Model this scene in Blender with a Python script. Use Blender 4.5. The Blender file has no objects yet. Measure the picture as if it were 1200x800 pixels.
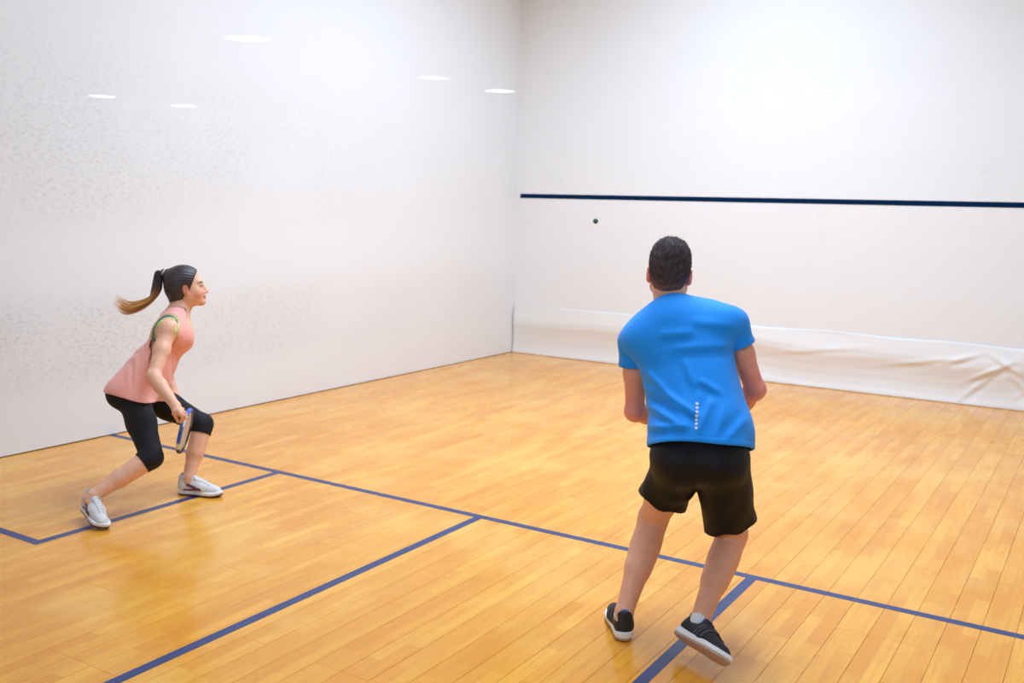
import bpy, math, random
import numpy as np
from mathutils import Vector, Matrix

# ------------------------------------------------------------------ camera, world, lights, exposure
SC = bpy.context.scene
COL = SC.collection

def make_camera():
    pos = Vector((6.10379, -0.16551, 1.69871))
    yaw, pitch, roll, focal = -0.55219, -0.13431, 0.02611, 1157.52
    f = Vector((math.sin(yaw)*math.cos(pitch), math.cos(yaw)*math.cos(pitch), math.sin(pitch)))
    r = Vector((math.cos(yaw), -math.sin(yaw), 0)); u = r.cross(f)
    c, s = math.cos(roll), math.sin(roll)
    r2 = c*r + s*u; u2 = -s*r + c*u
    cam = bpy.data.cameras.new('camera')
    cam.sensor_width = 36.0; cam.lens = focal/1200*36.0
    cam.clip_start = 0.02; cam.clip_end = 60
    cam.dof.use_dof = True; cam.dof.focus_distance = 4.0; cam.dof.aperture_fstop = 3.2
    o = bpy.data.objects.new('camera', cam); COL.objects.link(o)
    m = Matrix((r2, u2, -f)).transposed().to_4x4(); m.translation = pos
    o.matrix_world = m
    SC.camera = o
make_camera()

W = bpy.data.worlds.new('world'); SC.world = W; W.use_nodes = True
W.node_tree.nodes['Background'].inputs[0].default_value = (0.5, 0.52, 0.55, 1)
W.node_tree.nodes['Background'].inputs[1].default_value = 0.3

def area(name, loc, sx, sy, power, color=(0.77, 0.97, 1.25), tilt=0.0):
    l = bpy.data.lights.new(name, 'AREA'); l.shape = 'RECTANGLE'; l.size = sx; l.size_y = sy
    l.energy = power; l.color = color; l.spread = math.radians(148)
    o = bpy.data.objects.new(name, l); COL.objects.link(o); o.location = loc; o.rotation_euler = (tilt, 0, 0)
# lamp rows under the court ceiling, the front pair strongest
LAMPS = [(3.7, 4.4, 96), (3.0, 7.1, 134), (3.8, 5.7, 62), (4.4, 2.9, 22)]
for k, (x, y, p) in enumerate(LAMPS):
    area('court_lamp', (x, y, 5.55), 2.0, 2.0, p)

# unseen fill light added behind the glass to brighten the players' backs
area('back_fill', (4.3, -2.6, 2.78), 2.4, 0.6, 70, tilt=math.radians(62))

SC.view_settings.view_transform = 'Standard'
SC.view_settings.look = 'None'
SC.view_settings.gamma = 1.0
SC.view_settings.use_curve_mapping = False
SC.view_settings.exposure = 0.14

# ------------------------------------------------------------------ helpers
def tag(o, label=None, cat=None, group=None, kind=None):
    if label: o['label'] = label
    if cat: o['category'] = cat
    if group: o['group'] = group
    if kind: o['kind'] = kind
    return o

def empty(name, loc):
    o = bpy.data.objects.new(name, None); COL.objects.link(o); o.location = loc
    o.empty_display_size = 0.1
    return o

def link_mesh(name, me, mat, parent=None):
    if mat is not None and len(me.materials) == 0: me.materials.append(mat)
    o = bpy.data.objects.new(name, me); COL.objects.link(o)
    if parent is not None:
        o.parent = parent
        bpy.context.view_layer.update()
        o.matrix_parent_inverse = parent.matrix_world.inverted()
    return o

def mesh_from(name, verts, faces, mat, parent=None, smooth=False, colors=None):
    me = bpy.data.meshes.new(name)
    verts = np.asarray(verts, dtype=np.float32)
    if isinstance(faces, np.ndarray):
        nf, k = faces.shape
        me.vertices.add(len(verts)); me.vertices.foreach_set('co', verts.ravel())
        me.loops.add(nf*k); me.loops.foreach_set('vertex_index', faces.astype(np.int32).ravel())
        me.polygons.add(nf); me.polygons.foreach_set('loop_start', (np.arange(nf)*k).astype(np.int32))
        me.update(calc_edges=True); me.validate()
    else:
        me.from_pydata([tuple(map(float, v)) for v in verts], [], [tuple(map(int, f)) for f in faces]); me.update()
    if smooth: me.polygons.foreach_set('use_smooth', np.ones(len(me.polygons), dtype=bool))
    if colors is not None:
        at = me.color_attributes.new('tint', 'FLOAT_COLOR', 'POINT')
        c4 = np.ones((len(verts), 4), dtype=np.float32); c4[:, :3] = colors
        at.data.foreach_set('color', c4.ravel())
    return link_mesh(name, me, mat, parent)

class MB:
    """collects boxes, tubes and rings; build() links them as one mesh"""
    def __init__(s): s.v = []; s.f = []
    def add(s, v, f):
        n = len(s.v); s.v += [tuple(map(float, p)) for p in v]; s.f += [tuple(i+n for i in q) for q in f]
    def box(s, lo, hi):
        x0, y0, z0 = lo; x1, y1, z1 = hi
        s.add([(x0,y0,z0),(x1,y0,z0),(x1,y1,z0),(x0,y1,z0),(x0,y0,z1),(x1,y0,z1),(x1,y1,z1),(x0,y1,z1)],
              [(3,2,1,0),(4,5,6,7),(0,1,5,4),(1,2,6,5),(2,3,7,6),(3,0,4,7)])
    def tube(s, pts, rad, n=8, closed=False, sq=None):
        pts = [np.asarray(p, float) for p in pts]; m = len(pts)
        if not hasattr(rad, '__len__'): rad = [rad]*m
        up = np.array([0.13, 0.31, 0.94]); rings = []
        for i, p in enumerate(pts):
            a = pts[(i-1) % m] if (closed or i > 0) else p
            b = pts[(i+1) % m] if (closed or i < m-1) else p
            t = b-a; t /= np.linalg.norm(t)+1e-12
            e = np.cross(t, up); e /= np.linalg.norm(e)+1e-12; g = np.cross(t, e); up = np.cross(e, t)
            rings.append([p+rad[i]*(math.cos(2*math.pi*k/n)*e+math.sin(2*math.pi*k/n)*g) for k in range(n)])
        v = [q for r in rings for q in r]; f = []
        for i in range(m if closed else m-1):
            j = (i+1) % m
            for k in range(n):
                f.append((i*n+k, i*n+(k+1) % n, j*n+(k+1) % n, j*n+k))
        if not closed:
            f.append(tuple(reversed(range(n)))); f.append(tuple((m-1)*n+k for k in range(n)))
        s.add(v, f)
    def build(s, name, mat, parent=None, smooth=False):
        return mesh_from(name, s.v, s.f, mat, parent, smooth)

class NT:
    """small wrapper for building node materials"""
    def __init__(s, name):
        s.m = bpy.data.materials.new(name); s.m.use_nodes = True
        s.t = s.m.node_tree; s.b = s.t.nodes['Principled BSDF']
    def n(s, typ, **kw):
        o = s.t.nodes.new(typ)
        for k, v in kw.items():
            if k.startswith('i_'):
                key = k[2:]; o.inputs[int(key) if key.isdigit() else key.replace('_', ' ')].default_value = v
            else: setattr(o, k, v)
        return o
    def l(s, a, b): s.t.links.new(a, b)
    def math(s, op, a, b=None, clamp=False):
        o = s.t.nodes.new('ShaderNodeMath'); o.operation = op; o.use_clamp = clamp
        for i, x in enumerate((a, b)):
            if x is None: continue
            if isinstance(x, (int, float)): o.inputs[i].default_value = x
            else: s.l(x, o.inputs[i])
        return o.outputs[0]
    def maprange(s, v, a, b, c=0.0, d=1.0, smooth=True):
        o = s.t.nodes.new('ShaderNodeMapRange'); o.interpolation_type = 'SMOOTHSTEP' if smooth else 'LINEAR'
        s.l(v, o.inputs[0])
        for i, x in enumerate((a, b, c, d)): o.inputs[i+1].default_value = x
        return o.outputs[0]
    def mix(s, fac, a, b, blend='MIX'):
        o = s.t.nodes.new('ShaderNodeMix'); o.data_type = 'RGBA'; o.blend_type = blend
        for sock, x in ((o.inputs[0], fac), (o.inputs[6], a), (o.inputs[7], b)):
            if isinstance(x, (int, float)): sock.default_value = x
            elif isinstance(x, tuple): sock.default_value = (*x[:3], 1)
            else: s.l(x, sock)
        return o.outputs[2]
    def bump(s, h, strength=0.2, dist=0.002):
        o = s.t.nodes.new('ShaderNodeBump'); o.inputs['Strength'].default_value = strength; o.inputs['Distance'].default_value = dist
        s.l(h, o.inputs['Height']); s.l(o.outputs[0], s.b.inputs['Normal'])
    def base(s, c):
        if isinstance(c, tuple): s.b.inputs['Base Color'].default_value = (*c[:3], 1)
        else: s.l(c, s.b.inputs['Base Color'])
    def set(s, **kw):
        for k, v in kw.items(): s.b.inputs[k.replace('_', ' ')].default_value = v
        return s

def plain(name, col, rough=0.5, noise=0.06, scale=30.0, bump=0.0, **kw):
    m = NT(name)
    tc = m.n('ShaderNodeTexCoord'); nz = m.n('ShaderNodeTexNoise'); nz.inputs['Scale'].default_value = scale; nz.inputs['Detail'].default_value = 3
    m.l(tc.outputs['Object'], nz.inputs['Vector'])
    lo = tuple(c*(1-noise) for c in col); hi = tuple(min(1, c*(1+noise)) for c in col)
    m.base(m.mix(nz.outputs[0], lo, hi)); m.set(Roughness=rough)
    if bump: m.bump(nz.outputs[0], bump, 0.002)
    for k, v in kw.items(): m.b.inputs[k.replace('_', ' ')].default_value = v
    return m.m

def srgb(r, g, b):
    f = lambda c: (c/255/12.92) if c/255 <= 0.04045 else ((c/255+0.055)/1.055)**2.4
    return (f(r), f(g), f(b))

# ------------------------------------------------------------------ materials of the room
def mat_left_wall():
    m = NT('scuffed_white_plaster')
    tc = m.n('ShaderNodeTexCoord'); sep = m.n('ShaderNodeSeparateXYZ'); m.l(tc.outputs['Object'], sep.inputs[0])
    y, z = sep.outputs[1], sep.outputs[2]
    # ball scuffs: short slanted smears
    mp = m.n('ShaderNodeMapping'); mp.inputs['Rotation'].default_value = (math.radians(38), 0, 0); mp.inputs['Scale'].default_value = (1, 27, 50)
    m.l(tc.outputs['Object'], mp.inputs['Vector'])
    n1 = m.n('ShaderNodeTexNoise'); n1.inputs['Scale'].default_value = 1.0; n1.inputs['Detail'].default_value = 4.5; n1.inputs['Roughness'].default_value = 0.65; m.l(mp.outputs[0], n1.inputs['Vector'])
    n2 = m.n('ShaderNodeTexNoise'); n2.inputs['Scale'].default_value = 1.1; n2.inputs['Detail'].default_value = 4; m.l(tc.outputs['Object'], n2.inputs['Vector'])
    marks = m.maprange(n1.outputs[0], 0.46, 0.72)
    # where the balls hit: a high band and a low band, both fading towards the front wall
    hi = m.math('MULTIPLY', m.maprange(z, 1.30, 1.75), m.maprange(z, 3.3, 2.0))
    lo = m.math('MULTIPLY', m.maprange(z, 0.25, 0.55), m.maprange(z, 1.15, 0.85))
    near = m.maprange(y, 9.5, 3.2, 0.25, 1.0)
    zone = m.math('MULTIPLY', m.math('ADD', m.math('MULTIPLY', hi, 0.8), m.math('ADD', lo, 0.10)), near)
    patch = m.maprange(n2.outputs[0], 0.32, 0.58, 0.5, 1.0)
    fac = m.math('MULTIPLY', m.math('MULTIPLY', marks, zone), patch)
    haze = m.math('MULTIPLY', m.math('MULTIPLY', zone, patch), 0.13)
    fac = m.math('ADD', m.math('MULTIPLY', fac, 0.38), haze, clamp=True)
    m.base(m.mix(fac, (0.885, 0.885, 0.88), (0.40, 0.385, 0.375)))
    m.set(Roughness=0.55, Specular_IOR_Level=0.25)
    n3 = m.n('ShaderNodeTexNoise'); n3.inputs['Scale'].default_value = 60; n3.inputs['Detail'].default_value = 4; m.l(tc.outputs['Object'], n3.inputs['Vector'])
    m.bump(n3.outputs[0], 0.12, 0.002)
    return m.m

def mat_front_wall():
    m = NT('white_plaster')
    tc = m.n('ShaderNodeTexCoord')
    n1 = m.n('ShaderNodeTexNoise'); n1.inputs['Scale'].default_value = 1.3; n1.inputs['Detail'].default_value = 5; m.l(tc.outputs['Object'], n1.inputs['Vector'])
    n2 = m.n('ShaderNodeTexNoise'); n2.inputs['Scale'].default_value = 14; n2.inputs['Detail'].default_value = 3; m.l(tc.outputs['Object'], n2.inputs['Vector'])
    f = m.math('MULTIPLY', m.maprange(n1.outputs[0], 0.45, 0.75), m.maprange(n2.outputs[0], 0.45, 0.75))
    m.base(m.mix(f, (0.885, 0.885, 0.88), (0.85, 0.845, 0.835)))
    m.set(Roughness=0.55, Specular_IOR_Level=0.25)
    return m.m

def mat_floor():
    m = NT('varnished_hardwood')
    geo = m.n('ShaderNodeNewGeometry'); sep = m.n('ShaderNodeSeparateXYZ'); m.l(geo.outputs['Position'], sep.inputs[0])
    cmb = m.n('ShaderNodeCombineXYZ'); m.l(sep.outputs[1], cmb.inputs[0])
    m.l(m.math('SUBTRACT', sep.outputs[0], 4.703 - 0.1288*36), cmb.inputs[1])
    br = m.n('ShaderNodeTexBrick'); m.l(cmb.outputs[0], br.inputs['Vector'])
    br.inputs['Scale'].default_value = 1.0; br.inputs['Brick Width'].default_value = 0.46; br.inputs['Row Height'].default_value = 0.0644
    br.inputs['Mortar Size'].default_value = 0.0006; br.inputs['Mortar Smooth'].default_value = 0.3; br.inputs['Bias'].default_value = 0.0
    br.offset = 0.37; br.offset_frequency = 2; br.squash = 1.0
    br.inputs['Color1'].default_value = (0, 0, 0, 1); br.inputs['Color2'].default_value = (1, 1, 1, 1); br.inputs['Mortar'].default_value = (0.5, 0.5, 0.5, 1)
    oi = m.n('ShaderNodeObjectInfo')
    # grain along the boards
    mp = m.n('ShaderNodeMapping'); mp.inputs['Scale'].default_value = (55, 2.2, 1); m.l(geo.outputs['Position'], mp.inputs['Vector'])
    off = m.n('ShaderNodeVectorMath'); off.operation = 'ADD'; m.l(mp.outputs[0], off.inputs[0])
    rv = m.n('ShaderNodeCombineXYZ'); m.l(m.math('MULTIPLY', oi.outputs['Random'], 37.0), rv.inputs[2]); m.l(rv.outputs[0], off.inputs[1])
    g = m.n('ShaderNodeTexNoise'); g.inputs['Scale'].default_value = 1; g.inputs['Detail'].default_value = 5; g.inputs['Roughness'].default_value = 0.6; m.l(off.outputs[0], g.inputs['Vector'])
    w = m.n('ShaderNodeTexNoise'); w.inputs['Scale'].default_value = 1.4; w.inputs['Detail'].default_value = 4; m.l(geo.outputs['Position'], w.inputs['Vector'])
    mp2 = m.n('ShaderNodeMapping'); mp2.inputs['Scale'].default_value = (7, 2.4, 1); m.l(geo.outputs['Position'], mp2.inputs['Vector'])
    w2 = m.n('ShaderNodeTexNoise'); w2.inputs['Scale'].default_value = 1; w2.inputs['Detail'].default_value = 3; m.l(mp2.outputs[0], w2.inputs['Vector'])
    c = m.mix(br.outputs[0], FLOOR_A, FLOOR_B)
    c = m.mix(m.math('MULTIPLY', oi.outputs['Random'], 0.45), c, FLOOR_C)
    c = m.mix(m.maprange(g.outputs[0], 0.35, 0.75, 0, 0.55), c, FLOOR_D)
    c = m.mix(m.maprange(w2.outputs[0], 0.55, 0.75, 0, 0.35), c, FLOOR_E)
    c = m.mix(m.maprange(w.outputs[0], 0.48, 0.70, 0, 0.30), c, FLOOR_F)
    c = m.mix(m.math('MULTIPLY', br.outputs['Fac'], 0.4), c, (0.20, 0.08, 0.02))
    m.base(c)
    r = m.maprange(w2.outputs[0], 0.3, 0.7, 0.22, 0.32); m.l(r, m.b.inputs['Roughness'])
    m.set(Specular_IOR_Level=0.25, Coat_Weight=0.36, Coat_Roughness=0.10)
    m.bump(g.outputs[0], 0.05, 0.001)
    return m.m
FLOOR_A = (0.77, 0.295, 0.014); FLOOR_B = (0.93, 0.45, 0.05); FLOOR_C = (0.75, 0.27, 0.009)
FLOOR_D = (0.66, 0.23, 0.006); FLOOR_E = (0.60, 0.185, 0.004); FLOOR_F = (0.94, 0.60, 0.15)

M = {}
M['left_wall'] = mat_left_wall(); M['front_wall'] = mat_front_wall(); M['floor'] = mat_floor()
M['white_paint'] = plain('white_paint', (0.82, 0.815, 0.80), 0.6)
M['grey_paint'] = plain('grey_paint', (0.5, 0.5, 0.5), 0.6)
M['dark_gap'] = plain('dark_gap', (0.05, 0.035, 0.02), 0.9)
M['joint'] = plain('floor_joint', (0.30, 0.12, 0.03), 0.9)
M['line_blue'] = plain('court_line_blue', (0.012, 0.038, 0.145), 0.4, 0.15, 40)
M['wall_blue'] = plain('wall_line_navy', (0.001, 0.018, 0.065), 0.8, 0.1, 8, Specular_IOR_Level=0.05)
M['sheet'] = plain('white_vinyl_sheet', (0.86, 0.84, 0.81), 0.5, 0.02, 6)
M['lobby'] = plain('lobby_paint', (0.015, 0.015, 0.016), 1.0, Specular_IOR_Level=0.0)
M['steel'] = plain('brushed_steel', (0.55, 0.55, 0.56), 0.35, 0.1, 60, Metallic=1.0)

def mat_glass():
    m = NT('clear_glass')
    t = m.t; t.nodes.remove(m.b)
    lw = m.n('ShaderNodeLayerWeight'); lw.inputs['Blend'].default_value = 0.5
    p = m.math('POWER', lw.outputs['Facing'], 5.0)
    fr = m.math('ADD', m.math('MULTIPLY', p, 0.96), 0.04)
    tr = m.n('ShaderNodeBsdfTransparent'); gl = m.n('ShaderNodeBsdfGlossy'); gl.inputs['Roughness'].default_value = 0.0
    tr.inputs[0].default_value = (0.995, 1.0, 0.998, 1)
    mx = m.n('ShaderNodeMixShader'); m.l(fr, mx.inputs[0]); m.l(tr.outputs[0], mx.inputs[1]); m.l(gl.outputs[0], mx.inputs[2])
    m.l(mx.outputs[0], t.nodes['Material Output'].inputs['Surface'])
    return m.m
M['glass'] = mat_glass()

def emit(name, col, strength):
    m = NT(name); m.base((0.8, 0.8, 0.8)); m.b.inputs['Emission Color'].default_value = (*col, 1); m.b.inputs['Emission Strength'].default_value = strength
    return m.m

# ------------------------------------------------------------------ the room
CW, CL, CH = 6.4, 9.76, 5.64
def slab(name, lo, hi, mat, parent=None, kind='structure'):
    b = MB(); b.box(lo, hi); o = b.build(name, mat, parent)
    if kind: o['kind'] = kind
    return o

floor = slab('floor', (-0.2, 0, -0.12), (CW+0.2, CL+0.2, -0.022), M['joint'])
random.seed(4)
PW = 0.1288; MODL = CL/20
plank_meshes = {}
def plank_mesh(n, w):
    key = (n, round(w, 4))
    if key in plank_meshes: return plank_meshes[key]
    L = n*MODL; g = 0.0006; c = 0.0006; h = 0.022
    x0, x1, y0, y1 = g, w-g, 0.0005, L-0.0005
    v = [(x0,y0,-h),(x1,y0,-h),(x1,y1,-h),(x0,y1,-h),
         (x0,y0,-c),(x1,y0,-c),(x1,y1,-c),(x0,y1,-c),
         (x0+c,y0+c*.5,0),(x1-c,y0+c*.5,0),(x1-c,y1-c*.5,0),(x0+c,y1-c*.5,0)]
    f = [(3,2,1,0),(0,1,5,4),(1,2,6,5),(2,3,7,6),(3,0,4,7),(4,5,9,8),(5,6,10,9),(6,7,11,10),(7,4,8,11),(8,9,10,11)]
    me = bpy.data.meshes.new('plank'); me.from_pydata(v, [], f); me.update(); me.materials.append(M['floor'])
    plank_meshes[key] = me
    return me
combos = [[4,4,4,4,4],[5,5,5,5],[3,4,4,4,5],[5,4,4,4,3],[4,5,3,5,3],[3,5,4,5,3],[5,3,4,3,5],[4,3,5,4,4],[3,3,5,5,4]]
x0 = 4.703 - PW*37
rows = []
k = 0
while x0 + PW*k < CW:
    a, b = max(0.0, x0+PW*k), min(CW, x0+PW*(k+1))
    if b-a > 0.004: rows.append((a, b-a))
    k += 1
for a, w in rows:
    c = list(random.choice(combos)); random.shuffle(c); y = 0.0
    for n in c:
        o = bpy.data.objects.new('plank', plank_mesh(n, w)); COL.objects.link(o)
        o.parent = floor; o.location = (a, y, 0); y += n*MODL

SY, BX, HX, RX, BY, LW = 4.263, 1.665, 3.199, 4.746, 2.617, 0.025
for nm, lo, hi in [('short_line', (0, SY-LW), (CW, SY+LW)), ('half_court_line', (HX-LW, 0), (HX+LW, SY-LW)),
                   ('service_box_line', (BX-LW, BY-LW), (BX+LW, SY-LW)), ('service_box_line', (0, BY-LW), (BX-LW, BY+LW)),
                   ('service_box_line', (RX-LW, BY-LW), (RX+LW, SY-LW)), ('service_box_line', (RX+LW, BY-LW), (CW, BY+LW))]:
    slab(nm, (*lo, -0.0002), (*hi, 0.0007), M['line_blue'], floor, None)

wl = slab('wall_left', (-0.2, 0, 0.006), (0, CL, CH), M['left_wall'])
slab('gap_shade_strip', (-0.05, 0.0, 0.0), (-0.004, CL, 0.006), M['dark_gap'], wl, None)  # dark strip set in the gap at the wall foot, standing for its shadow
wf = slab('wall_front', (-0.2, CL, 0), (CW+0.2, CL+0.2, CH), M['front_wall'])
slab('service_line', (0.05, CL-0.0015, 1.815), (CW, CL+0.01, 1.865), M['wall_blue'], wf, None)
slab('wall_right', (CW, 0, 0), (CW+0.2, CL, CH), M['grey_paint'])
slab('ceiling', (-0.2, 0, CH), (CW+0.2, CL+0.2, CH+0.15), M['white_paint'])
# glass back wall, 12 mm, in steel shoes; solid plaster above it
wb = slab('wall_back', (-0.2, -0.006, 2.9), (CW+0.2, 0.10, CH), M['white_paint'])
slab('glass_pane', (0, -0.012, 0.0), (CW, 0.0, 2.9), M['glass'], wb, None)

# lobby behind the glass; its ceiling lights are what the glass mirrors on the left
slab('floor', (-6.5, -11.0, -0.12), (CW+0.2, 0.0, 0.0), M['lobby'])
slab('ceiling', (-6.5, -11.0, 2.93), (CW+0.2, -0.02, 3.05), M['lobby'])
slab('wall_lobby', (-6.5, -11.1, 0), (CW+0.2, -11.0, 2.93), M['lobby'])
slab('wall_lobby_right', (CW, -11.0, 0), (CW+0.2, -0.02, 2.93), M['lobby'])
slab('wall_lobby_left', (-6.6, -11.0, 0), (-6.5, -0.02, 2.93), M['lobby'])
slab('wall_lobby_partition', (-6.5, -0.2, 0), (-0.2, -0.02, 2.93), M['lobby'])

def downlight(x, y, strength, label):
    r = 0.155; n = 40
    t = empty('ceiling_light', (x, y, 2.93))
    b = MB(); ring = []
    for rr, zz in ((r+0.02, 2.93), (r+0.018, 2.917), (r, 2.915), (r, 2.93)):
        ring.append([(x+rr*math.cos(2*math.pi*i/n), y+rr*math.sin(2*math.pi*i/n), zz) for i in range(n)])
    v = [p for q in ring for p in q]; f = []
    for a in range(3):
        for i in range(n): f.append((a*n+i, (a+1)*n+i, (a+1)*n+(i+1) % n, a*n+(i+1) % n))
    b.add(v, f); b.build('trim_ring', M['steel'], t, True)
    d = MB(); v = [(x, y, 2.918)] + [(x+r*math.cos(2*math.pi*i/n), y+r*math.sin(2*math.pi*i/n), 2.921) for i in range(n)]
    d.add(v, [(0, 1+(i+1) % n, 1+i) for i in range(n)])
    d.build('diffuser', emit('lamp_glow', (0.93, 0.98, 1.0), strength), t)
    tag(t, label, 'light', 'round ceiling lights of the lobby mirrored in the glass')
downlight(0.29, -5.35, 30.0, 'round white ceiling light mirrored largest and highest on the left')
downlight(-4.71, -7.70, 8.5, 'round ceiling light mirrored farthest left')
downlight(-4.63, -8.87, 9.5, 'round ceiling light mirrored above the ponytail')
downlight(0.29, -7.73, 2.6, 'faintest round ceiling light, mirrored left of the one at the corner')
downlight(0.33, -8.85, 12, 'bright round ceiling light mirrored beside the corner of the walls')

# white sheet over the board at the foot of the front wall
def tin_sheet():
    nx, nz = 420, 44; v = []; rnd = random.Random(7)
    prof = [(0.0, 0.052), (0.03, 0.046), (0.08, 0.030), (0.15, 0.020), (0.24, 0.022), (0.31, 0.032), (0.36, 0.042), (0.42, 0.040), (0.48, 0.026), (0.55, 0.010), (0.575, 0.006)]
    pz = [p[0] for p in prof]; py = [p[1] for p in prof]
    folds = [(5.15, .33, .55, .5, .018), (5.28, .40, -.6, .4, .014), (5.05, .18, 1.0, .6, .010), (4.55, .36, .2, .9, .008), (5.6, .3, .8, .6, .016), (3.6, .38, .15, 1.2, .006), (5.42, .22, -1.0, .4, .012), (2.3, .40, .1, 1.2, .004), (4.9, .42, .4, .4, .012)]
    for i in range(nx+1):
        x = 0.012 + (CW-0.024)*i/nx
        a = 0.25+0.75*min(1, x/3.2)
        top = 0.565 + 0.004*math.sin(x*2.1) + 0.006*math.sin(x*5.3+1)*min(1, x/4)
        for j in range(nz+1):
            z = top*j/nz
            zz = z + 0.02*math.sin(x*1.7+0.6) + 0.012*math.sin(x*4.1)*a
            y = float(np.interp(zz, pz, py))*(0.55+0.45*a) + 0.003*math.sin(x*3.3+z*9)*a
            for fx, fz, sl, ln, am in folds:
                dx, dz = x-fx, z-fz
                n = math.hypot(1, sl); s = (dx+sl*dz)/n; t = (-sl*dx+dz)/n
                y += am*math.exp(-(t/0.022)**2-(s/(0.35*ln))**2) - 0.7*am*math.exp(-((t+0.04)/0.035)**2-(s/(0.35*ln))**2)
            if j == nz: y = 0.004
            v.append((x, CL-max(0.004, y), z+0.001))
    f = []
    for i in range(nx):
        for j in range(nz):
            a = i*(nz+1)+j; f.append((a, a+nz+1, a+nz+2, a+1))
    o = mesh_from('board_sheet', v, np.array(f), M['sheet'], None, True)
    md = o.modifiers.new('thick', 'SOLIDIFY'); md.thickness = 0.003; md.offset = 1
    tag(o, 'creased white sheet covering the foot of the front wall', 'sheet')
tin_sheet()

# ball in flight
def ball():
    b = MB(); n, m = 24, 14; v = []; f = []; c = (2.061, 7.763, 1.601); r = 0.0235
    for j in range(m+1):
        th = math.pi*j/m
        for i in range(n):
            v.append((c[0]+r*math.sin(th)*math.cos(2*math.pi*i/n), c[1]+r*math.sin(th)*math.sin(2*math.pi*i/n), c[2]+r*math.cos(th)))
    for j in range(m):
        for i in range(n): f.append((j*n+i, (j+1)*n+i, (j+1)*n+(i+1) % n, j*n+(i+1) % n))
    b.add(v, f); o = b.build('squash_ball', plain('dark_green_rubber', (0.008, 0.055, 0.045), 0.6, 0.2, 200), None, True)
    tag(o, 'small dark green rubber ball in the air before the front wall', 'ball')
ball()

# ------------------------------------------------------------------ implicit-surface modelling (numpy) for bodies, clothes and shoes
F32 = np.float32
def V(*a): return np.array(a, dtype=F32)
def unit(v): v = np.asarray(v, dtype=F32); return v/np.linalg.norm(v)
def nrm(q): return np.sqrt(np.einsum('ij,ij->i', q, q))

def s_cone(P, a, b, ra, rb):
    pa = P-a; ba = b-a; t = np.clip(pa @ ba/float(ba @ ba), 0, 1)
    return nrm(pa-t[:, None]*ba) - (ra+(rb-ra)*t)
def s_ell(P, c, A, r):
    q = (P-c) @ A.T; k0 = nrm(q/r); k1 = nrm(q/(r*r))
    return k0*(k0-1)/np.maximum(k1, 1e-6)
def smin(a, b, k):
    h = np.clip(0.5+0.5*(b-a)/k, 0, 1); return b+(a-b)*h-k*h*(1-h)
def smax(a, b, k): return -smin(-a, -b, k)

class Body:
    """flat list of smoothly joined (or carved) primitives"""
    def __init__(s): s.p = []
    def cone(s, a, b, ra, rb, k=0.03, sub=False):
        a = np.asarray(a, F32); b = np.asarray(b, F32)
        s.p.append((lambda P: s_cone(P, a, b, ra, rb), k, sub)); return s
    def ell(s, c, A, r, k=0.03, sub=False):
        c = np.asarray(c, F32); A = np.asarray(A, F32); r = np.asarray(r, F32)
        s.p.append((lambda P: s_ell(P, c, A, r), k, sub)); return s
    def ball(s, c, r, k=0.03, sub=False):
        c = np.asarray(c, F32); s.p.append((lambda P: nrm(P-c)-r, k, sub)); return s
    def chain(s, pts, rad, k=0.03):
        for i in range(len(pts)-1): s.cone(pts[i], pts[i+1], rad[i], rad[i+1], k)
        return s
    @staticmethod
    def ev(prims, P):
        d = None
        for f, k, sub in prims:
            e = f(P)
            if d is None: d = e if not sub else np.full(len(P), 1.0, F32)
            elif sub: d = smax(d, -e, k)
            else: d = smin(d, e, k)
        return d if d is not None else np.full(len(P), 1.0, F32)
    def __call__(s, P): return s.ev(s.p, P)
    def near(s, c, R):
        c1 = c[None, :].astype(F32); dv = [float(f(c1)[0]) for f, k, sub in s.p]
        dm = min([d for d, q in zip(dv, s.p) if not q[2]])
        keep = [q for d, q in zip(dv, s.p) if (d-R*1.4 < q[1]+0.01 if q[2] else d-R*1.4 < dm+R*1.4+q[1]+0.01)]
        return lambda P: Body.ev(keep, P)

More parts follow.
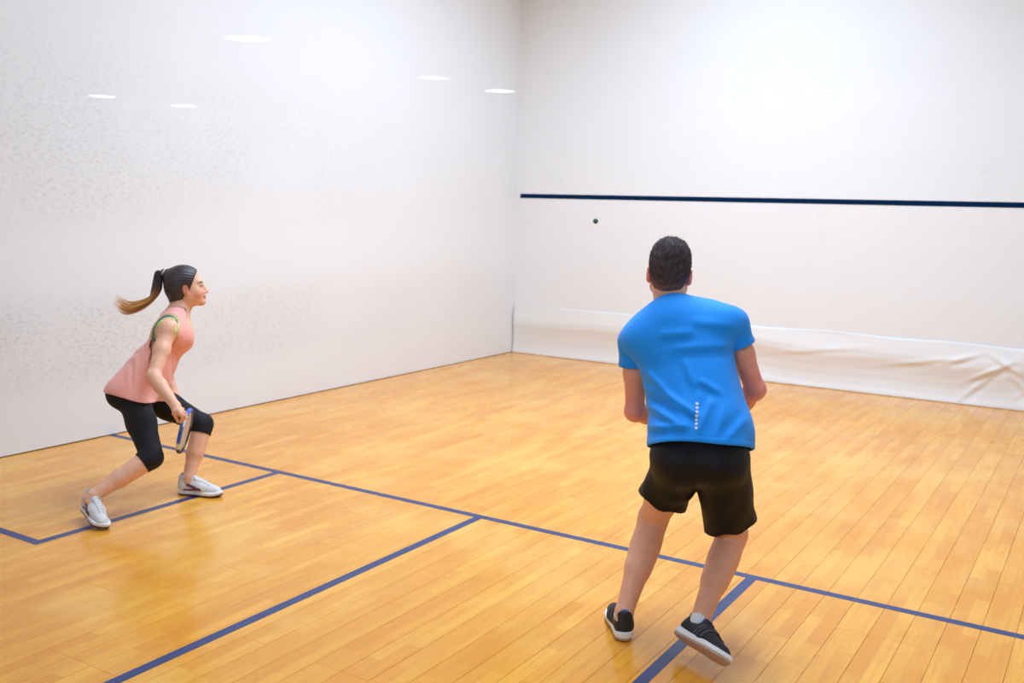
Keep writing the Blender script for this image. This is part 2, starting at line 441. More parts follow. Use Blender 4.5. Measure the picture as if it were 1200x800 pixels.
OFFS8 = None
def isosurface(fn, lo, hi, h, B=8):
    lo = np.asarray(lo, F32); nb = np.ceil((np.asarray(hi, F32)-lo)/(h*B)).astype(int); n = nb*B
    bi = np.stack(np.meshgrid(*[np.arange(q) for q in nb], indexing='ij'), -1).reshape(-1, 3)
    cen = (lo+(bi*B+(B-1)/2.0)*h).astype(F32)
    d = fn(cen); act = np.abs(d) < 0.87*B*h*1.35+1.5*h
    D = np.empty(n, F32); Dv = D.reshape(nb[0], B, nb[1], B, nb[2], B).transpose(0, 2, 4, 1, 3, 5)
    Dv[...] = np.where(d > 0, 1, -1).astype(F32).reshape(*nb, 1, 1, 1)
    off = np.stack(np.meshgrid(*[np.arange(B)]*3, indexing='ij'), -1).reshape(-1, 3).astype(F32)*h
    ab = bi[act]; G = 3
    key = ((ab[:, 0]//G)*1000+ab[:, 1]//G)*1000+ab[:, 2]//G
    order = np.argsort(key, kind='stable'); ab = ab[order]; key = key[order]
    starts = np.flatnonzero(np.r_[True, key[1:] != key[:-1]]); ends = np.r_[starts[1:], len(key)]
    for s0, e0 in zip(starts, ends):
        blk = ab[s0:e0]
        P = (lo+blk[:, None, :]*(B*h)+off[None]).reshape(-1, 3).astype(F32)
        f = fn
        if hasattr(fn, 'near'):
            c = (P.min(0)+P.max(0))/2; f = fn.near(c, float(np.linalg.norm(P.max(0)-c)))
        val = f(P).reshape(len(blk), B, B, B)
        Dv[blk[:, 0], blk[:, 1], blk[:, 2]] = val
    D = np.ascontiguousarray(Dv.transpose(0, 3, 1, 4, 2, 5)).reshape(n)
    S = D < 0
    c8 = S[:-1, :-1, :-1].astype(np.int8)
    for dx, dy, dz in [(1,0,0),(0,1,0),(0,0,1),(1,1,0),(1,0,1),(0,1,1),(1,1,1)]:
        c8 += S[dx:n[0]-1+dx, dy:n[1]-1+dy, dz:n[2]-1+dz]
    ci = np.argwhere((c8 > 0) & (c8 < 8))
    cid = np.full(c8.shape, -1, np.int32); cid[ci[:, 0], ci[:, 1], ci[:, 2]] = np.arange(len(ci))
    corners = [(a, b, c) for a in (0, 1) for b in (0, 1) for c in (0, 1)]
    val = {c: D[ci[:, 0]+c[0], ci[:, 1]+c[1], ci[:, 2]+c[2]] for c in corners}
    acc = np.zeros((len(ci), 3), F32); cnt = np.zeros(len(ci), F32)
    for c in corners:
        for ax in range(3):
            if c[ax]: continue
            e = list(c); e[ax] = 1; e = tuple(e)
            va, vb = val[c], val[e]; x = (va < 0) != (vb < 0)
            t = np.where(x, va/np.where(x, va-vb, 1), 0).astype(F32)
            p = np.zeros((len(ci), 3), F32)+np.array(c, F32); p[:, ax] = t
            acc += p*x[:, None]; cnt += x
    verts = lo+(ci+acc/np.maximum(cnt, 1)[:, None])*h
    faces = []
    for ax in range(3):
        u, w = (ax+1) % 3, (ax+2) % 3
        sl0 = [slice(None)]*3; sl1 = [slice(None)]*3; sl0[ax] = slice(0, -1); sl1[ax] = slice(1, None)
        for q in (sl0, sl1): q[u] = slice(1, -1); q[w] = slice(1, -1)
        e = np.argwhere(S[tuple(sl0)] != S[tuple(sl1)])
        if not len(e): continue
        e[:, u] += 1; e[:, w] += 1
        ins = S[e[:, 0], e[:, 1], e[:, 2]]
        def cell(du, dw):
            g = e.copy(); g[:, u] += du; g[:, w] += dw; return cid[g[:, 0], g[:, 1], g[:, 2]]
        q = np.stack([cell(-1, -1), cell(0, -1), cell(0, 0), cell(-1, 0)], 1)
        q[~ins] = q[~ins][:, ::-1]
        faces.append(q[(q >= 0).all(1)])
    return verts.astype(F32), np.concatenate(faces).astype(np.int32)

def relax(v, f, it=2, lam=0.5):
    e = np.concatenate([f[:, [0, 1]], f[:, [1, 2]], f[:, [2, 3]], f[:, [3, 0]]])
    deg = np.bincount(e.ravel(), minlength=len(v)).astype(F32)
    for k in range(it):
        s = np.zeros_like(v)
        for a in range(3):
            s[:, a] = np.bincount(e[:, 0], v[e[:, 1], a], len(v))+np.bincount(e[:, 1], v[e[:, 0], a], len(v))
        v = v+(s/np.maximum(deg, 1)[:, None]-v)*(lam if k % 2 == 0 else -lam*0.94)
    return v.astype(F32)

def solid(name, fn, lo, hi, h, mat, parent, colors=None, smooth_it=2):
    v, f = isosurface(fn, lo, hi, h)
    if smooth_it: v = relax(v, f, smooth_it)
    col = colors(v) if colors is not None else None
    return mesh_from(name, v, f, mat, parent, True, col)

def tintmat(name, rough=0.5, noise=0.05, scale=40, sss=0.0, bump=0.0, spec=0.4):
    m = NT(name)
    at = m.n('ShaderNodeAttribute'); at.attribute_name = 'tint'
    tc = m.n('ShaderNodeTexCoord'); nz = m.n('ShaderNodeTexNoise'); nz.inputs['Scale'].default_value = scale; nz.inputs['Detail'].default_value = 3
    m.l(tc.outputs['Object'], nz.inputs['Vector'])
    v = m.maprange(nz.outputs[0], 0.3, 0.7, 1-noise, 1+noise)
    cb = m.n('ShaderNodeCombineXYZ'); [m.l(v, cb.inputs[i]) for i in range(3)]
    m.base(m.mix(1.0, at.outputs['Color'], cb.outputs[0], 'MULTIPLY'))
    m.set(Roughness=rough, Specular_IOR_Level=spec)
    if sss:
        m.set(Subsurface_Weight=sss, Subsurface_Scale=0.01); m.b.inputs['Subsurface Radius'].default_value = (1.0, 0.35, 0.2)
    if bump: m.bump(nz.outputs[0], bump, 0.002)
    return m.m

def wave(P, fx, seed):
    """cheap smooth pseudo-noise, about -1..1"""
    r = np.random.RandomState(seed); d = np.zeros(len(P), F32)
    for k in range(5):
        w = r.normal(size=3).astype(F32); w /= np.linalg.norm(w); d += np.sin((P @ w)*fx*(0.7+0.25*k)+r.rand()*6.28).astype(F32)
    return d/3.0

def frame(f, u):
    f = unit(f); r = unit(np.cross(f, u)); u = np.cross(r, f); return np.stack([f, r, u]).astype(F32)   # rows: forward, right, up

def head_prims(B, c, A, s, female):
    """A rows: forward, right, up; c between the ears at eye level"""
    L = lambda f, r, u: c+(A.T @ np.array([f, r, u], F32))*s
    I = A
    w = 0.93 if female else 1.0
    B.ell(L(-.012, 0, .030), I, np.array([.098, .077*w, .090])*s, .03)
    B.ell(L(.034, 0, -.033), I, np.array([.062, .061*w, .081])*s, .035)
    for q in (-1, 1):
        B.cone(L(.012, q*.050*w, -.058), L(.074, q*.014, -.094), .020*s, .016*s, .03)
        B.ball(L(.058, q*.042*w, -.036), .028*s, .03)
    B.ball(L(.083, 0, -.093), .018*s, .022)
    B.cone(L(.078, -.034, .023), L(.078, .034, .023), .014*s, .014*s, .02)
    for q in (-1, 1): B.ball(L(.104, q*.033, .001), .0145*s, .014, True)
    for q in (-1, 1): B.ell(L(.0825, q*.033, .001), I, np.array([.012, .015, .0115])*s, .004)
    B.cone(L(.090, 0, .010), L(.113, 0, -.036), .0085*s, .0115*s, .012)
    for q in (-1, 1): B.ball(L(.102, q*.012, -.040), .0085*s, .009)
    B.ell(L(.097, 0, -.0625), I, np.array([.011, .021, .0058])*s, .006)
    B.ell(L(.095, 0, -.0735), I, np.array([.011, .018, .0068])*s, .006)
    B.ell(L(.101, 0, -.068), I, np.array([.004, .020, .0014])*s, .003, True)
    for q in (-1, 1):
        e = frame(A[0]*0.93+A[1]*q*0.36, A[2]+A[0]*-0.18)
        B.ell(L(-.006, q*.081*w, -.010), e, np.array([.018, .0075, .031])*s, .006)
        B.ball(L(.002, q*.074*w, -.032), .010*s, .010)
        B.ell(L(-.003, q*.091*w, -.004), e, np.array([.010, .0065, .018])*s, .004, True)

def hand_grip(B, wrist, g, ax, pn, hs, side, arm_r):
    """hand closed round an axis ax through g; pn points from the axis to the palm"""
    ax = unit(ax); pn = unit(np.asarray(pn)-ax*float(np.dot(pn, ax))); t = np.cross(ax, pn)*side
    A = np.stack([ax, t, pn]).astype(F32); g = np.asarray(g, F32)
    pc = g+pn*.031*hs
    B.ell(pc, A, np.array([.041, .036, .016])*hs, .012)
    B.cone(wrist, pc-pn*.002-t*.012*hs, arm_r, .020*hs, .02)
    for i, o in enumerate((.031, .0105, -.010, -.029)):
        R = .0245*hs; sc = (0.95, 1.0, 0.96, 0.82)[i]; pts = []
        for k, th in enumerate((38, 88, 140, 200)):
            a = math.radians(th*(0.97 if i == 3 else 1.0))
            pts.append(g+ax*(o*(1-.06*k))*hs+(pn*math.cos(a)+t*math.sin(a))*(R+(.004 if k == 1 else 0))*sc**0.2)
        B.chain(pts, [.0095*hs*sc, .0088*hs*sc, .0080*hs*sc, .0070*hs*sc], .004)
    B.ball(g-ax*.034*hs+pn*.012*hs, .018*hs, .012); B.ball(g-ax*.036*hs-pn*.004*hs, .0125*hs, .010)
    pts = [pc-t*.026*hs+ax*.012*hs]
    for th, o in ((-62, .034), (-110, .042), (-150, .040)):
        a = math.radians(th); pts.append(g+ax*o*hs+(pn*math.cos(a)+t*math.sin(a))*.0255*hs)
    B.chain(pts, [.0135*hs, .0115*hs, .0098*hs, .0085*hs], .006)

# ------------------------------------------------------------------ shoes: built once per pair in their own frame (x heel to toe, z up), placed by a matrix
def shoe_half(x, L, k=0.0):
    u = np.clip(x/L, 0, 1)
    w = np.interp(u, [0, .12, .3, .45, .62, .74, .86, 1], [.030, .034, .032, .034, .043, .045, .040, .030]).astype(F32)
    hr, tr = .032, .060
    cap = np.sqrt(np.clip(1-(np.clip(hr-x, 0, hr)/hr)**2, 0, 1))*np.sqrt(np.clip(1-(np.clip(x-(L-tr), 0, tr)/tr)**2, 0, 1))
    return (w+k)*cap
def shoe_parts(L, pair):
    sc = L/.29
    def side(P, k=0.0):
        x = P[:, 0]; yc = .006*np.sin(np.clip(x/L, 0, 1)*np.pi)
        out = np.maximum(-x-k, x-L-k)
        return np.maximum(np.abs(P[:, 1]-yc)-shoe_half(np.clip(x+0*k, 0, L), L, k), out)
    def spring(x): return .012*np.clip((x/L-.72)/.28, 0, 1)**2+.004*np.clip((.15-x/L)/.15, 0, 1)
    def sole(P, z0, z1, k):
        s = spring(P[:, 0]); z = P[:, 2]-s
        top = z1(P[:, 0]/L) if callable(z1) else z1
        return smax(side(P, k), np.maximum(z0-z, z-top), .006)
    mid_top = lambda u: .030+.006*np.clip((.35-u)/.35, 0, 1)-.004*np.clip((u-.6)/.4, 0, 1)
    def upper_raw(P, g=0.0):
        Q = P*np.array([1, .97, 1], F32)
        d = s_cone(Q, V(.046*sc, 0, .055), V(.15*sc, .002, .048), .036+g, .040+g)
        d = smin(d, s_cone(P*np.array([1, .90, 1], F32), V(.15*sc, .004, .044), V(.243*sc, .006, .030), .040+g, .029+g), .02)
        d = smin(d, s_cone(P, V(.043*sc, 0, .055), V(.042*sc, 0, .097), .036+g, .033+g), .02)
        d = smin(d, s_cone(P, V(.125*sc, .002, .072), V(.092*sc, .002, .100), .024+g, .020+g), .02)
        return d
    def cavity(P, g=0.0): return smin(s_cone(P, V(.062*sc, 0, .075), V(.052*sc, 0, .16), .029+g, .036+g), s_cone(P, V(.06*sc, 0, .07), V(.085*sc, 0, .085), .027+g, .02+g), .01)
    def upper(P):
        d = smax(upper_raw(P), .020+spring(P[:, 0])-P[:, 2], .004)
        return smax(d, -cavity(P), .006)
    res = {'upper': upper, 'midsole': lambda P: sole(P, .009, mid_top, .003), 'outsole': lambda P: sole(P, .0, .0105, .001)}
    res['lining'] = lambda P: np.maximum(np.maximum(upper_raw(P, .0015), np.abs(cavity(P, .0))-.0035), .074-P[:, 2])
    def stripe(P):
        d = np.abs(upper_raw(P, .0012))-.002; x, z = P[:, 0], P[:, 2]
        if pair == 'white':
            b1 = np.abs(z-(.074-.30*(x-.06*sc)))-.0085; b2 = np.abs(z-(.036+.10*(x-.05*sc)))-.0055
            b = np.minimum(np.maximum(b1, np.maximum(.07*sc-x, x-.17*sc)), np.maximum(b2, np.maximum(.055*sc-x, x-.15*sc)))
        else:
            b = np.minimum.reduce([np.abs(x-.33*(z-.03)-q*sc)-.0055 for q in (.105, .128, .151)])
        return np.maximum(np.maximum(d, b), np.maximum(.030-z, np.abs(P[:, 1])*-1+.012))
    res['side_stripe'] = stripe
    return res
SHOE_CACHE = {}
def shoe(parent, pair, L, heel, toe, up, mats, mirror, label=None):
    """heel, toe: sole-bottom points; up: rough up direction"""
    heel = np.asarray(heel, F32); toe = np.asarray(toe, F32)
    X = unit(toe-heel); Y = unit(np.cross(up, X)); Z = np.cross(X, Y)
    Mx = np.stack([X, Y, Z], 1)
    if pair not in SHOE_CACHE:
        parts = shoe_parts(L, pair); SHOE_CACHE[pair] = {}
        for n, fn in parts.items():
            hh = .0030 if n in ('upper', 'midsole', 'outsole') else .0025
            SHOE_CACHE[pair][n] = isosurface(fn, V(-.02, -.065, -.01), V(L+.02, .065, .14), hh)
    root = None
    for n in ('upper', 'midsole', 'outsole', 'lining', 'side_stripe'):
        v, f = SHOE_CACHE[pair][n]; v = relax(v, f, 2)
        if mirror: v = v*np.array([1, -1, 1], F32); f = f[:, ::-1]
        w = heel+v @ Mx.T
        o = mesh_from('shoe' if root is None else n, w, np.ascontiguousarray(f), mats[n], parent if root is None else root, True)
        if root is None: root = o
    sc = L/.29; b = MB()
    def loc(p): p = np.array(p, F32)*(1, -1 if mirror else 1, 1); return heel+Mx @ p
    up_fn = shoe_parts(L, pair)['upper']; zs = np.linspace(.13, .02, 221).astype(F32)
    def on(x, y, g=.0012):
        Q = np.stack([np.full(221, x, F32), np.full(221, y, F32), zs], 1); i = int(np.argmax(up_fn(Q) < 0)); return loc((x, y, float(zs[i])+g))
    for i in range(6):
        x = (.116+.018*i)*sc; w = .021-.0012*i
        for e in (-1, 1): b.tube([on(x-e*.006, -w), on(x-e*.003, -w*.5), on(x, .002, .0028), on(x+e*.003, w*.5+.002), on(x+e*.006, w+.003)], .0030, 5)
    for q in (-1, 1): b.tube([on(.112*sc, .002, .003), on(.116*sc, q*.012, .009), on(.128*sc, q*.024, .004), on(.120*sc, q*.008, .004), on(.112*sc, .002, .003)], .0022, 5)
    b.build('laces', mats['laces'], root, True)
    if 'pull_tab' in mats:
        t = MB(); pts = [loc((.006*sc, 0, .085)), loc((-.004, 0, .112)), loc((.002, 0, .126)), loc((.012, 0, .114)), loc((.014, 0, .10))]
        t.tube(pts, .0042, 6); t.build('pull_tab', mats['pull_tab'], root, True)
    return root

# ------------------------------------------------------------------ people
UPZ = V(0, 0, 1)
M['skin'] = tintmat('skin', 0.48, 0.05, 45, 0.12, 0.05)
M['hair_f'] = tintmat('long_dark_hair', 0.42, 0.25, 160, 0, 0.0, 0.5)
M['hair_m'] = tintmat('short_dark_hair', 0.8, 0.35, 260, 0, 0.3, 0.15)
M['eye'] = tintmat('eye', 0.2, 0.0, 10)
M['peach'] = plain('peach_jersey', (1.0, 0.43, 0.34), 0.75, 0.05, 90, 0.1, Sheen_Weight=0.3)
M['bra_grey'] = plain('grey_sports_fabric', (0.13, 0.12, 0.15), 0.7, 0.1, 120)
M['lime'] = plain('lime_trim', (0.62, 0.78, 0.22), 0.6, 0.05, 100)
M['capri'] = plain('black_stretch_knit', (0.009, 0.009, 0.011), 0.7, 0.2, 120, 0.1, Specular_IOR_Level=0.3)
M['blue_shirt'] = plain('blue_jersey', (0.007, 0.305, 0.95), 0.7, 0.05, 120, 0.08, Sheen_Weight=0.16, Specular_IOR_Level=0.25)
M['shorts'] = plain('black_polyester', (0.007, 0.007, 0.010), 0.6, 0.2, 90, 0.05, Specular_IOR_Level=0.25)
M['white_mesh'] = plain('white_shoe_mesh', (0.74, 0.72, 0.69), 0.6, 0.12, 160, 0.2)
M['white_rubber'] = plain('white_rubber', (0.92, 0.92, 0.92), 0.5, 0.05, 60)
M['burgundy'] = plain('burgundy_trim', (0.16, 0.035, 0.055), 0.5, 0.15, 90)
M['plum_sole'] = plain('dark_plum_outsole', (0.10, 0.03, 0.035), 0.6, 0.2, 80)
M['white_lace'] = plain('white_laces', (0.80, 0.78, 0.74), 0.7, 0.1, 200)
M['grey_lining'] = plain('pale_grey_lining', (0.55, 0.54, 0.55), 0.8, 0.1, 150)
M['black_mesh'] = plain('black_shoe_mesh', (0.014, 0.016, 0.022), 0.6, 0.3, 200, 0.2)
M['tan_sole'] = plain('worn_tan_outsole', (0.50, 0.35, 0.27), 0.6, 0.15, 60)
M['blue_lining'] = plain('blue_lining', (0.01, 0.16, 0.62), 0.7, 0.1, 150)
M['slate_stripe'] = plain('slate_stripe', (0.06, 0.065, 0.08), 0.5, 0.1, 100)
M['black_lace'] = plain('black_laces', (0.012, 0.012, 0.016), 0.7, 0.2, 200)
M['sock'] = plain('white_sock', (0.80, 0.80, 0.80), 0.85, 0.06, 200)
M['reflective'] = plain('reflective_print', (0.80, 0.80, 0.78), 0.3, 0.05, 100)
M['tie'] = plain('white_hair_tie', (0.75, 0.76, 0.80), 0.5, 0.05, 100)

WJ = {'pelvis':(1.415,3.406,0.631), 'hipR':(1.472,3.339,0.604), 'hipL':(1.380,3.466,0.594), 'kneeR':(1.715,3.264,0.311), 'ankR':(1.576,3.026,0.119), 'toeR':(1.777,2.944,0.043), 'heelR':(1.548,2.957,0.065), 'kneeL':(1.572,3.735,0.394), 'ankL':(1.608,3.629,0.087), 'heelL':(1.555,3.579,0.043), 'toeL':(1.755,3.694,0.026), 'waist':(1.438,3.483,0.737), 'chest':(1.488,3.602,0.911), 'neck0':(1.487,3.659,1.050), 'head':(1.499,3.696,1.197), 'shR':(1.577,3.500,0.973), 'elR':(1.664,3.327,0.738), 'wrR':(1.864,3.308,0.601), 'haR':(1.910,3.302,0.557), 'shL':(1.364,3.729,0.954), 'elL':(1.309,3.669,0.700), 'wrL':(1.463,3.649,0.526)}
WX = {'hem1':(1.336,3.314,0.621), 'hem2':(1.574,3.440,0.563), 'cuffR1':(1.701,3.182,0.321), 'cuffR2':(1.764,3.229,0.236), 'cuffL1':(1.578,3.659,0.337), 'cuffL2':(1.637,3.754,0.322), 'rackC':(1.710,3.492,0.411), 'pony0':(1.411,3.614,1.280), 'pony1':(1.394,3.591,1.265), 'pony2':(1.390,3.574,1.177), 'pony3':(1.362,3.530,1.109), 'pony4':(1.303,3.448,1.081), 'pony5':(1.254,3.390,1.135)}
MJ = {'pelvis':(4.760,3.409,0.770), 'hipL':(4.696,3.396,0.731), 'hipR':(4.848,3.435,0.748), 'kneeL':(4.534,3.543,0.438), 'ankL':(4.545,3.344,0.100), 'heelL':(4.547,3.273,0.047), 'toeL':(4.380,3.405,0.008), 'kneeR':(4.839,3.646,0.401), 'ankR':(4.815,3.349,0.178), 'heelR':(4.784,3.264,0.145), 'toeR':(4.983,3.184,0.092), 'waist':(4.726,3.485,0.912), 'chest':(4.624,3.580,1.112), 'neck0':(4.534,3.625,1.325), 'head':(4.506,3.656,1.448), 'shL':(4.414,3.554,1.165), 'shR':(4.778,3.668,1.256), 'elL':(4.421,3.559,0.870), 'elR':(4.871,3.734,0.992), 'wrL':(4.500,3.800,0.803), 'wrR':(4.679,3.864,0.786)}
MX = {'hemL':(4.637,3.232,0.836), 'hemR':(4.996,3.368,0.847), 'slL':(4.380,3.554,1.054), 'slR':(4.832,3.699,1.192), 'shemL1':(4.516,3.441,0.565), 'shemL2':(4.681,3.489,0.501), 'shemR1':(4.770,3.496,0.424), 'shemR2':(4.931,3.571,0.485), 'shemRb':(4.836,3.513,0.405), 'crotch':(4.750,3.439,0.614), 'shR1':(4.747,3.296,0.068), 'shR2':(4.991,3.165,0.072), 'dots0':(4.767,3.361,0.977), 'dots1':(4.779,3.336,0.890), 'ball':(2.061,7.763,1.601)}

WJ = {k: V(*v) for k, v in WJ.items()}; MJ = {k: V(*v) for k, v in MJ.items()}
WX = {k: V(*v) for k, v in WX.items()}; MX = {k: V(*v) for k, v in MX.items()}

UPR = unit(V(.15, .71, .56))
SHOES = {('W', 'R'): (V(1.515, 2.985, .055), V(1.775, 2.925, .000), unit(UPZ+V(.12, 0.1, 0))), ('W', 'L'): (V(1.545, 3.575, .001), V(1.800, 3.680, .001), UPZ),
         ('M', 'L'): (V(4.556, 3.262, .002), V(4.391, 3.505, .002), UPZ), ('M', 'R'): (MX['shR1'], MX['shR2'], UPR)}
for (w_, q_), (h_, t_, u_) in SHOES.items():
    x_ = unit(t_-h_); y_ = unit(np.cross(u_, x_)); z_ = np.cross(x_, y_)
    J_ = WJ if w_ == 'W' else MJ
    J_['ank'+q_] = h_+x_*F32(.055 if w_ == 'M' else .066)+z_*F32(.100); J_['toe'+q_] = h_+x_*F32(.21)+z_*F32(.035)
def lerp(a, b, t): return a+(b-a)*F32(t)
def leg_prims(B, hip, knee, ank, toe, q, s=1.0, calf=1.0):
    """q: back direction for the calf; s: girth"""
    B.chain([hip, lerp(hip, knee, .45), knee], [.086*s, .074*s, .055*s], .03)
    B.ball(knee-q*.008*s, .055*s, .02)
    B.chain([knee, lerp(knee, ank, .55), ank], [.050*s, .046*s, .034*s], .025)
    A = frame(ank-knee, q)
    B.ell(lerp(knee, ank, .30)+q*.020*s, A, np.array([.115, .050, .046])*(s*calf), .03)
    B.chain([ank, ank+(ank-knee)*.08, lerp(ank+(ank-knee)*.08, toe, .6)], [.033*s, .022, .016], .015)
def arm_prims(B, sh, el, wr, s=1.0):
    B.ball(sh, .054*s, .035)
    B.chain([sh, lerp(sh, el, .45), el], [.049*s, .045*s, .037*s], .025)
    B.ball(el, .036*s, .02)
    B.chain([el, lerp(el, wr, .30), wr], [.037*s, .039*s, .026*s], .02)

# ---- the woman
def build_woman():
    J = WJ
    base = empty('person', (1.63, 3.35, 0)); tag(base, 'crouching woman with dark ponytail, peach tank top and black capris', 'person')
    U = unit(J['neck0']-J['pelvis'])
    Rp = unit(J['hipR']-J['hipL']); Rs = unit(J['shR']-J['shL'])
    Ft = unit(np.cross(U, Rs)); Fp = unit(np.cross(U, Rp))
    At = np.stack([Ft, unit(np.cross(Ft, U)), U]).astype(F32)         # torso: forward, right, up
    Ap = np.stack([Fp, unit(np.cross(Fp, U)), U]).astype(F32)
    hipc = (J['hipR']+J['hipL'])/2
    look = unit(V(.65, .76, 0)); tl = math.radians(5)
    fh = look*math.cos(tl)+UPZ*math.sin(tl); Ah = frame(fh, UPZ); hc = J['head']; hs = .98
    B = Body()
    B.ell(hipc+U*.045-Fp*.022, Ap, V(.112, .150, .110), .05)
    for s in (1, -1): B.ball(hipc+Rp*(.068*s)-Fp*.058-U*.012, .088, .05)
    B.ell(J['waist'], At, V(.092, .122, .125), .06)
    B.ell(J['chest']-Ft*.004, At, V(.102, .135, .150), .06)
    for s in (1, -1): B.ball(J['chest']+At[1]*(.060*s)+Ft*.052+U*.020, .051, .05)
    nb = J['neck0']
    for q in ('shR', 'shL'):
        B.cone(nb-U*.035-Ft*.012, J[q], .052, .042, .05)
        B.cone(nb+U*.03-Ft*.01, lerp(nb, J[q], .6), .040, .034, .04)
        B.cone(lerp(J['chest'], J[q], .3)-Ft*.03, J[q], .06, .045, .05)
    neck_top = hc+(Ah.T @ V(-.028, 0, -.055))
    B.chain([nb-U*.02-Ft*.004, lerp(nb, neck_top, .5), neck_top], [.052, .047, .047], .03)
    arm_prims(B, J['shR'], J['elR'], J['wrR'], .95); arm_prims(B, J['shL'], J['elL'], J['wrL'], .95)
    bk = -Fp
    leg_prims(B, J['hipR'], J['kneeR'], J['ankR'], J['toeR'], unit(np.cross(J['kneeR']-J['hipR'], -Rp)), .97)
    leg_prims(B, J['hipL'], J['kneeL'], J['ankL'], J['toeL'], unit(np.cross(J['kneeL']-J['hipL'], -Rp)), .97)
    head_prims(B, hc, Ah, hs, True)
    # right hand round the racket grip, left hand loosely closed
    g = J['haR']; rax = unit(WX['rackC']-g)
    hand_grip(B, J['wrR'], g, rax, J['wrR']-g, .92, 1, .022)
    gl = J['wrL']+unit(J['wrL']-J['elL'])*.075
    hand_grip(B, J['wrL'], gl, unit(V(.75, -.6, .1)), J['wrL']-gl+Rs*.04, .92, -1, .022)
    base_c = V(*srgb(240, 184, 150)); pink = V(*srgb(244, 160, 138)); lip = V(*srgb(200, 92, 90)); brow = V(*srgb(70, 45, 38))
    def col(v):
        c = np.tile(base_c, (len(v), 1)); q = (v-hc) @ Ah.T/hs
        def m(cx, r, sharp=1.0): return np.clip(1.5-nrm((q-cx)/r)*1.0, 0, 1)[:, None]
        for s in (1, -1):
            k = m(V(.07, .045*s, -.04), V(.04, .03, .03))*.55; c = c*(1-k)+pink*k
            k = m(V(.0, .08*s, -.01), V(.03, .02, .04))*.5; c = c*(1-k)+V(*srgb(226, 120, 96))*k
            k = np.clip(1.6-nrm((q-V(.088, .036*s, .024))/V(.02, .019, .0040)), 0, 1)[:, None]; c = c*(1-k)+brow*k
            k = np.clip(1.7-nrm((q-V(.090, .034*s, .002))/V(.016, .0135, .0052)), 0, 1)[:, None]*.9; c = c*(1-k)+V(*srgb(62, 42, 38))*k
        k = np.clip(1.8-nrm((q-V(.098, 0, -.068))/V(.022, .022, .0090)), 0, 1)[:, None]*.85; c = c*(1-k)+lip*k
        return c
    allp = np.stack(list(J.values())); lo = allp.min(0)-.17; hi = allp.max(0)+.20; lo[2] = 0.0
    body = solid('body', B, lo, hi, .004, M['skin'], base, col)

    # eyes
    for s in (1, -1):
        c = hc+(Ah.T @ V(.0832, .033*s, .0012))*hs; e = MB(); v = []; f = []; n, m = 14, 8; r = .0112
        for j in range(m+1):
            th = math.pi*j/m
            for i in range(n):
                d = V(math.cos(th), math.sin(th)*math.cos(2*math.pi*i/n), math.sin(th)*math.sin(2*math.pi*i/n)); v.append(c+(Ah.T @ d)*r)
        for j in range(m):
            for i in range(n): f.append((j*n+i, j*n+(i+1) % n, (j+1)*n+(i+1) % n, (j+1)*n+i))
        cc = np.zeros((len(v), 3)); w = np.repeat(np.arange(m+1), n)
        cc[:] = (.75, .72, .70); cc[w <= 2] = (.05, .025, .015); cc[w <= 0] = (.005, .005, .005)
        mesh_from('eye', v, np.array(f), M['eye'], base, True, cc)

    # hair cap, drawn back tight
    tie = WX['pony0']
    def cap(P):
        q = ((P-hc) @ Ah.T/hs).astype(F32)
        I = np.eye(3, dtype=F32)
        d = s_ell(q, V(-.014, 0, .032), I, V(.110, .085, .100))
        d = smin(d, s_ell(q, V(-.045, 0, -.005), I, V(.068, .068, .075)), .03)
        d = smin(d, s_cone(q, V(-.048, 0, -.02), V(-.046, 0, -.078), .068, .057), .02)
        d = smin(d, s_cone(q, V(-.06, 0, .05), ((tie-hc) @ Ah.T/hs).astype(F32), .055, .020), .03)
        front = q[:, 0]-(.026+.50*q[:, 2])
        temple = q[:, 0]-(.030+.30*q[:, 2])
        under = -(q[:, 2]+.090)
        d = smax(d, smax(front, under, .01), .006)
        ear = np.minimum(s_ell(q, V(-.003, .085, -.010), I, V(.021, .05, .031)), s_ell(q, V(-.003, -.085, -.010), I, V(.021, .05, .031)))
        d = smax(d, -ear, .004)
        st = np.sin(np.arctan2(q[:, 2]-.02, q[:, 1]+.001)*34+q[:, 0]*30)
        return (d*hs+.0009*st).astype(F32)
    hd = V(*srgb(52, 44, 47)); hg = V(*srgb(78, 66, 68))
    def hcol(v):
        q = (v-hc) @ Ah.T/hs; t = (0.5+0.5*np.sin(np.arctan2(q[:, 2]-.02, q[:, 1]+.001)*60))[:, None]
        return hd*(1-t*.5)+hg*t*.5
    hair = solid('hair', cap, hc-.17, hc+.19, .0035, M['hair_f'], base, hcol)
    # ponytail strands
    rnd = random.Random(11)
    P0, P1, P2, P3, P4, P5 = [WX['pony%d' % i] for i in range(6)]
    vs = []; fs = []; cs = []
    c0 = V(*srgb(46, 38, 40)); c1 = V(*srgb(158, 102, 52)); c2 = V(*srgb(226, 164, 84))
    side = unit(V(.76, -.65, 0))
    def strand(spread, tipshift, rad, length, shade):
        ctrl = [P0, P1+UPZ*.012, P2, P3, P4, P5]
        wd = [.010, .018, .026, .030, .030, .026]
        a, b2 = spread
        pts = []
        for i, p in enumerate(ctrl):
            w = wd[i]; t = i/5
            nrm_dir = unit(V(.25, .2, 1.0)) if i > 2 else unit(V(-.6, -.7, .2))
            pts.append(p+side*a*w+nrm_dir*(b2*w+tipshift*max(0, t-.4)*.085))
        # catmull-rom
        out = []; n = 22; e = [2*pts[0]-pts[1]]+pts+[2*pts[-1]-pts[-2]]
        for k in range(n+1):
            x = k/n*length*5; i = min(int(x), 4); u = x-i; p0, p1, p2, p3 = e[i:i+4]
            out.append(.5*((2*p1)+(p2-p0)*u+(2*p0-5*p1+4*p2-p3)*u*u+(3*p1-p0-3*p2+p3)*u**3))
